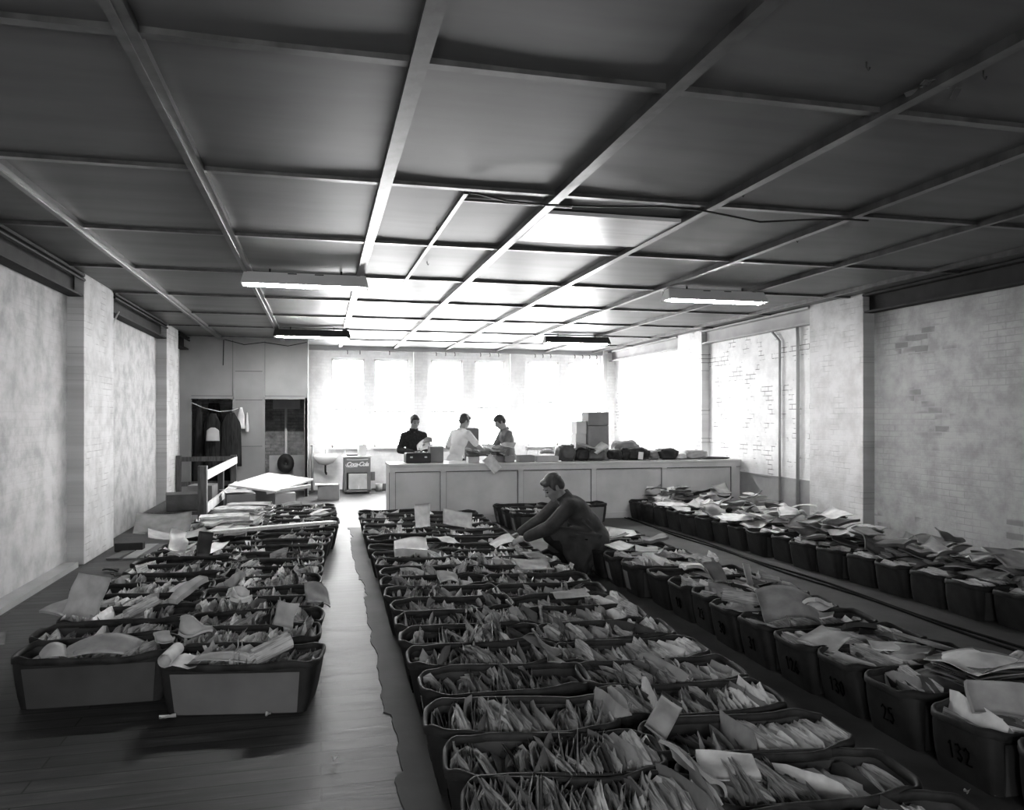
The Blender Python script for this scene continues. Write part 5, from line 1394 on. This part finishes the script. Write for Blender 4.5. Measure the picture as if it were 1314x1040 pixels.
# 1: man in black jumper, reading papers, facing the camera
J = standing(head=(-0.01, 0.05, 1.64), hrot=(-0.30, 0, 0.15), el=(-0.23, 0.02, 1.15), er=(0.255, -0.02, 1.13), wl=(-0.14, 0.26, 1.17), wr=(0.06, 0.27, 1.10), hdl=(0.15, 1, 0.35), hdr=(-0.75, 0.7, 0.2), hnl=(0.8, -0.1, 0.5), hnr=(0.1, 0.0, 1.0))
YP = 14.25
p1 = person((ray_x(531, YP), YP, LZ), math.pi + 0.10, J, dict(top='jumper', topname='jumper', sleeve=0.97, collar=0.03), 'hair', 'person in black jumper standing behind the counter reading papers', s=1.0, hairstyle=1)
flat('held_papers', (ray_x(543, 13.9), 13.93, 1.24), (0.26, 0.34), 0.012, 1, (0.55, -0.45, -0.25), 'pale papers held open by the man in the black jumper', 'paper', seed=970, droop=0.05)
flat('held_folder', (ray_x(548, 13.9), 13.98, 1.33), (0.20, 0.12), 0.012, 3, (0.5, -0.3, -0.3), 'grey folder edge behind the papers held by the man in black', 'folder', seed=971, droop=0.05)

# 2: man in white short sleeved shirt, back to us, reaching right
J = standing(pelvis=(0, -0.04, 0.93), waist=(0, 0.01, 1.10), chest=(0, 0.07, 1.29), neck=(0, 0.12, 1.49), head=(0.0, 0.19, 1.62), hrot=(-0.35, 0, -0.1), sl=(-0.185, 0.10, 1.41), sr=(0.185, 0.10, 1.40), el=(-0.30, 0.05, 1.16), er=(0.26, 0.27, 1.19), wl=(-0.12, 0.28, 1.12), wr=(0.24, 0.47, 1.05), hdl=(0.3, 1, 0), hdr=(-0.1, 1, -0.35), hnl=(0.5, 0, -0.8), hnr=(-0.5, 0, -0.8))
p2 = person((ray_x(586, 13.95), 13.95, LZ), R(-58), J, dict(top='shirt', topname='shirt', sleeve=0.40, collar=0.005), 'hair', 'person in white short sleeved shirt seen from behind, reaching right', s=1.02, hairstyle=2)

# 3: man in grey shirt, facing left, looking down
J = standing(pelvis=(0, -0.03, 0.93), chest=(0, 0.04, 1.29), neck=(0, 0.09, 1.49), head=(0, 0.175, 1.605), hrot=(-0.55, 0, 0), sl=(-0.185, 0.07, 1.40), sr=(0.185, 0.07, 1.40), el=(-0.22, 0.17, 1.14), er=(0.22, 0.20, 1.14), wl=(-0.12, 0.40, 1.09), wr=(0.10, 0.43, 1.11), hdl=(0.2, 1, 0), hdr=(-0.1, 1, 0.05), hnl=(0.6, 0, -0.7), hnr=(-0.6, 0, -0.7))
p3 = person((ray_x(653, 13.95), 13.95, LZ), R(95), J, dict(top='shirt_g', topname='shirt', sleeve=0.9, collar=0.01), 'hair', 'person in grey shirt facing left, head bowed, sorting papers at counter', s=1.02, hairstyle=2)

# 4: crouching man in a work coat, turning over papers in the middle block
J = dict(pelvis=(0, -0.20, 0.36), waist=(0, -0.14, 0.48), chest=(0, -0.02, 0.61), neck=(0, 0.12, 0.775), head=(0.0, 0.225, 0.865), hrot=(-0.62, 0, 0.12),
         sl=(-0.185, 0.10, 0.69), sr=(0.185, 0.12, 0.70), el=(-0.20, 0.30, 0.49), er=(0.19, 0.34, 0.50), wl=(-0.10, 0.53, 0.375), wr=(0.08, 0.57, 0.385),
         hdl=(0.1, 1, -0.30), hdr=(-0.1, 1, -0.25), hnl=(0.5, 0, -0.8), hnr=(-0.5, 0, -0.8), cl=0.45, cr=0.45,
         hl=(-0.10, -0.19, 0.33), hr=(0.10, -0.19, 0.33), kl=(-0.14, 0.29, 0.40), kr=(0.13, 0.30, 0.13), al=(-0.12, -0.03, 0.135), ar=(0.13, -0.14, 0.12),
         heell=(-0.12, -0.09, 0.09), heelr=(0.13, -0.19, 0.13))
J['tl'] = (-0.13, 0.12, 0.036); J['tr'] = (0.13, -0.07, 0.036)
coat_extra = [('l', (-0.08, -0.20, 0.36), (-0.14, 0.25, 0.405), 0.115, 0.085), ('l', (0.08, -0.20, 0.36), (0.11, 0.18, 0.24), 0.115, 0.085),
              ('l', (-0.13, -0.16, 0.34), (-0.17, 0.02, 0.06), 0.10, 0.045), ('l', (-0.10, -0.24, 0.34), (-0.13, -0.08, 0.07), 0.10, 0.05), ('l', (0.10, -0.24, 0.34), (0.12, -0.12, 0.08), 0.10, 0.05), ('l', (0, -0.25, 0.36), (0, -0.17, 0.09), 0.09, 0.05), ('l', (-0.15, 0.10, 0.36), (-0.17, 0.0, 0.10), 0.08, 0.06), ('l', (-0.15, 0.16, 0.38), (-0.17, 0.03, 0.10), 0.075, 0.055), ('l', (-0.15, 0.02, 0.36), (-0.17, -0.05, 0.06), 0.08, 0.055), ('e', (-0.15, -0.05, 0.26), (0.07, 0.16, 0.15)), ('e', (0.13, -0.06, 0.24), (0.06, 0.15, 0.14)),
  ('l', (-0.215, -0.22, 0.40), (-0.20, 0.05, 0.45), 0.016, 0.010), ('l', (-0.20, -0.10, 0.30), (-0.235, 0.10, 0.40), 0.018, 0.010), ('l', (-0.215, -0.12, 0.26), (-0.22, -0.02, 0.08), 0.016, 0.012), ('l', (-0.225, 0.02, 0.30), (-0.215, 0.0, 0.10), 0.014, 0.010),
  ('l', (-0.215, -0.02, 0.56), (-0.19, -0.16, 0.42), 0.016, 0.010), ('l', (-0.17, 0.02, 0.64), (-0.20, -0.13, 0.52), 0.014, 0.008), ('l', (-0.255, 0.28, 0.51), (-0.215, 0.34, 0.46), 0.014, 0.012), ('l', (-0.245, 0.25, 0.55), (-0.25, 0.29, 0.47), 0.014, 0.010)]
p4 = person((2.76, 8.30, LZ), R(84), J, dict(top='coat', topname='work_coat', sleeve=0.93, collar=0.03, loose=0.034, sl=0.022, extra=coat_extra), 'hair_l', 'person in a dark work coat crouching among the bins, looking down', s=1.10, hs=1.08, hairstyle=1)

# ------------------------------------------------------------------ light
w = bpy.data.worlds.new('World'); S.world = w; w.use_nodes = True
nt = w.node_tree; bg = nt.nodes['Background']; bg.inputs[0].default_value = (1, 1, 1, 1); bg.inputs[1].default_value = 7.0
for i, (a, b_, rail_) in enumerate(WIN):
    ld = bpy.data.lights.new('window_portal', 'AREA'); ld.shape = 'RECTANGLE'; ld.size = b_ - a; ld.size_y = HEAD - SILL
    ld.cycles.is_portal = True
    lo = bpy.data.objects.new('window_portal', ld); COL.objects.link(lo); lo.location = ((a + b_) / 2, YF + 0.31, (SILL + HEAD) / 2); lo.rotation_euler = (R(-90), 0, 0)

for i, (a, b_) in enumerate(FILL_WIN):
    ld = bpy.data.lights.new('window_portal', 'AREA'); ld.shape = 'RECTANGLE'; ld.size = b_ - a; ld.size_y = BT - BS
    ld.cycles.is_portal = True
    lo = bpy.data.objects.new('window_portal', ld); COL.objects.link(lo); lo.location = ((a + b_) / 2, YB - 0.21, (BS + BT) / 2); lo.rotation_euler = (R(90), 0, 0)

# ------------------------------------------------------------------ camera
cd = bpy.data.cameras.new('Camera'); co = bpy.data.objects.new('Camera', cd); COL.objects.link(co)
cd.sensor_width = 36; cd.lens = F / 1314 * 36; cd.shift_y = 15 / 1314; cd.clip_start = 0.05; cd.clip_end = 200
co.location = (0, 0, H); co.rotation_euler = (math.pi / 2, 0, -YAW)
S.camera = co
S.view_settings.view_transform = 'Standard'; S.view_settings.look = 'None'; S.view_settings.gamma = 1.0; S.view_settings.use_curve_mapping = False
S.view_settings.exposure = 2.8
S.cycles.use_denoising = True
S.cycles.max_bounces = 8; S.cycles.diffuse_bounces = 6; S.cycles.glossy_bounces = 3; S.cycles.transparent_max_bounces = 12
S.cycles.caustics_reflective = False; S.cycles.caustics_refractive = False
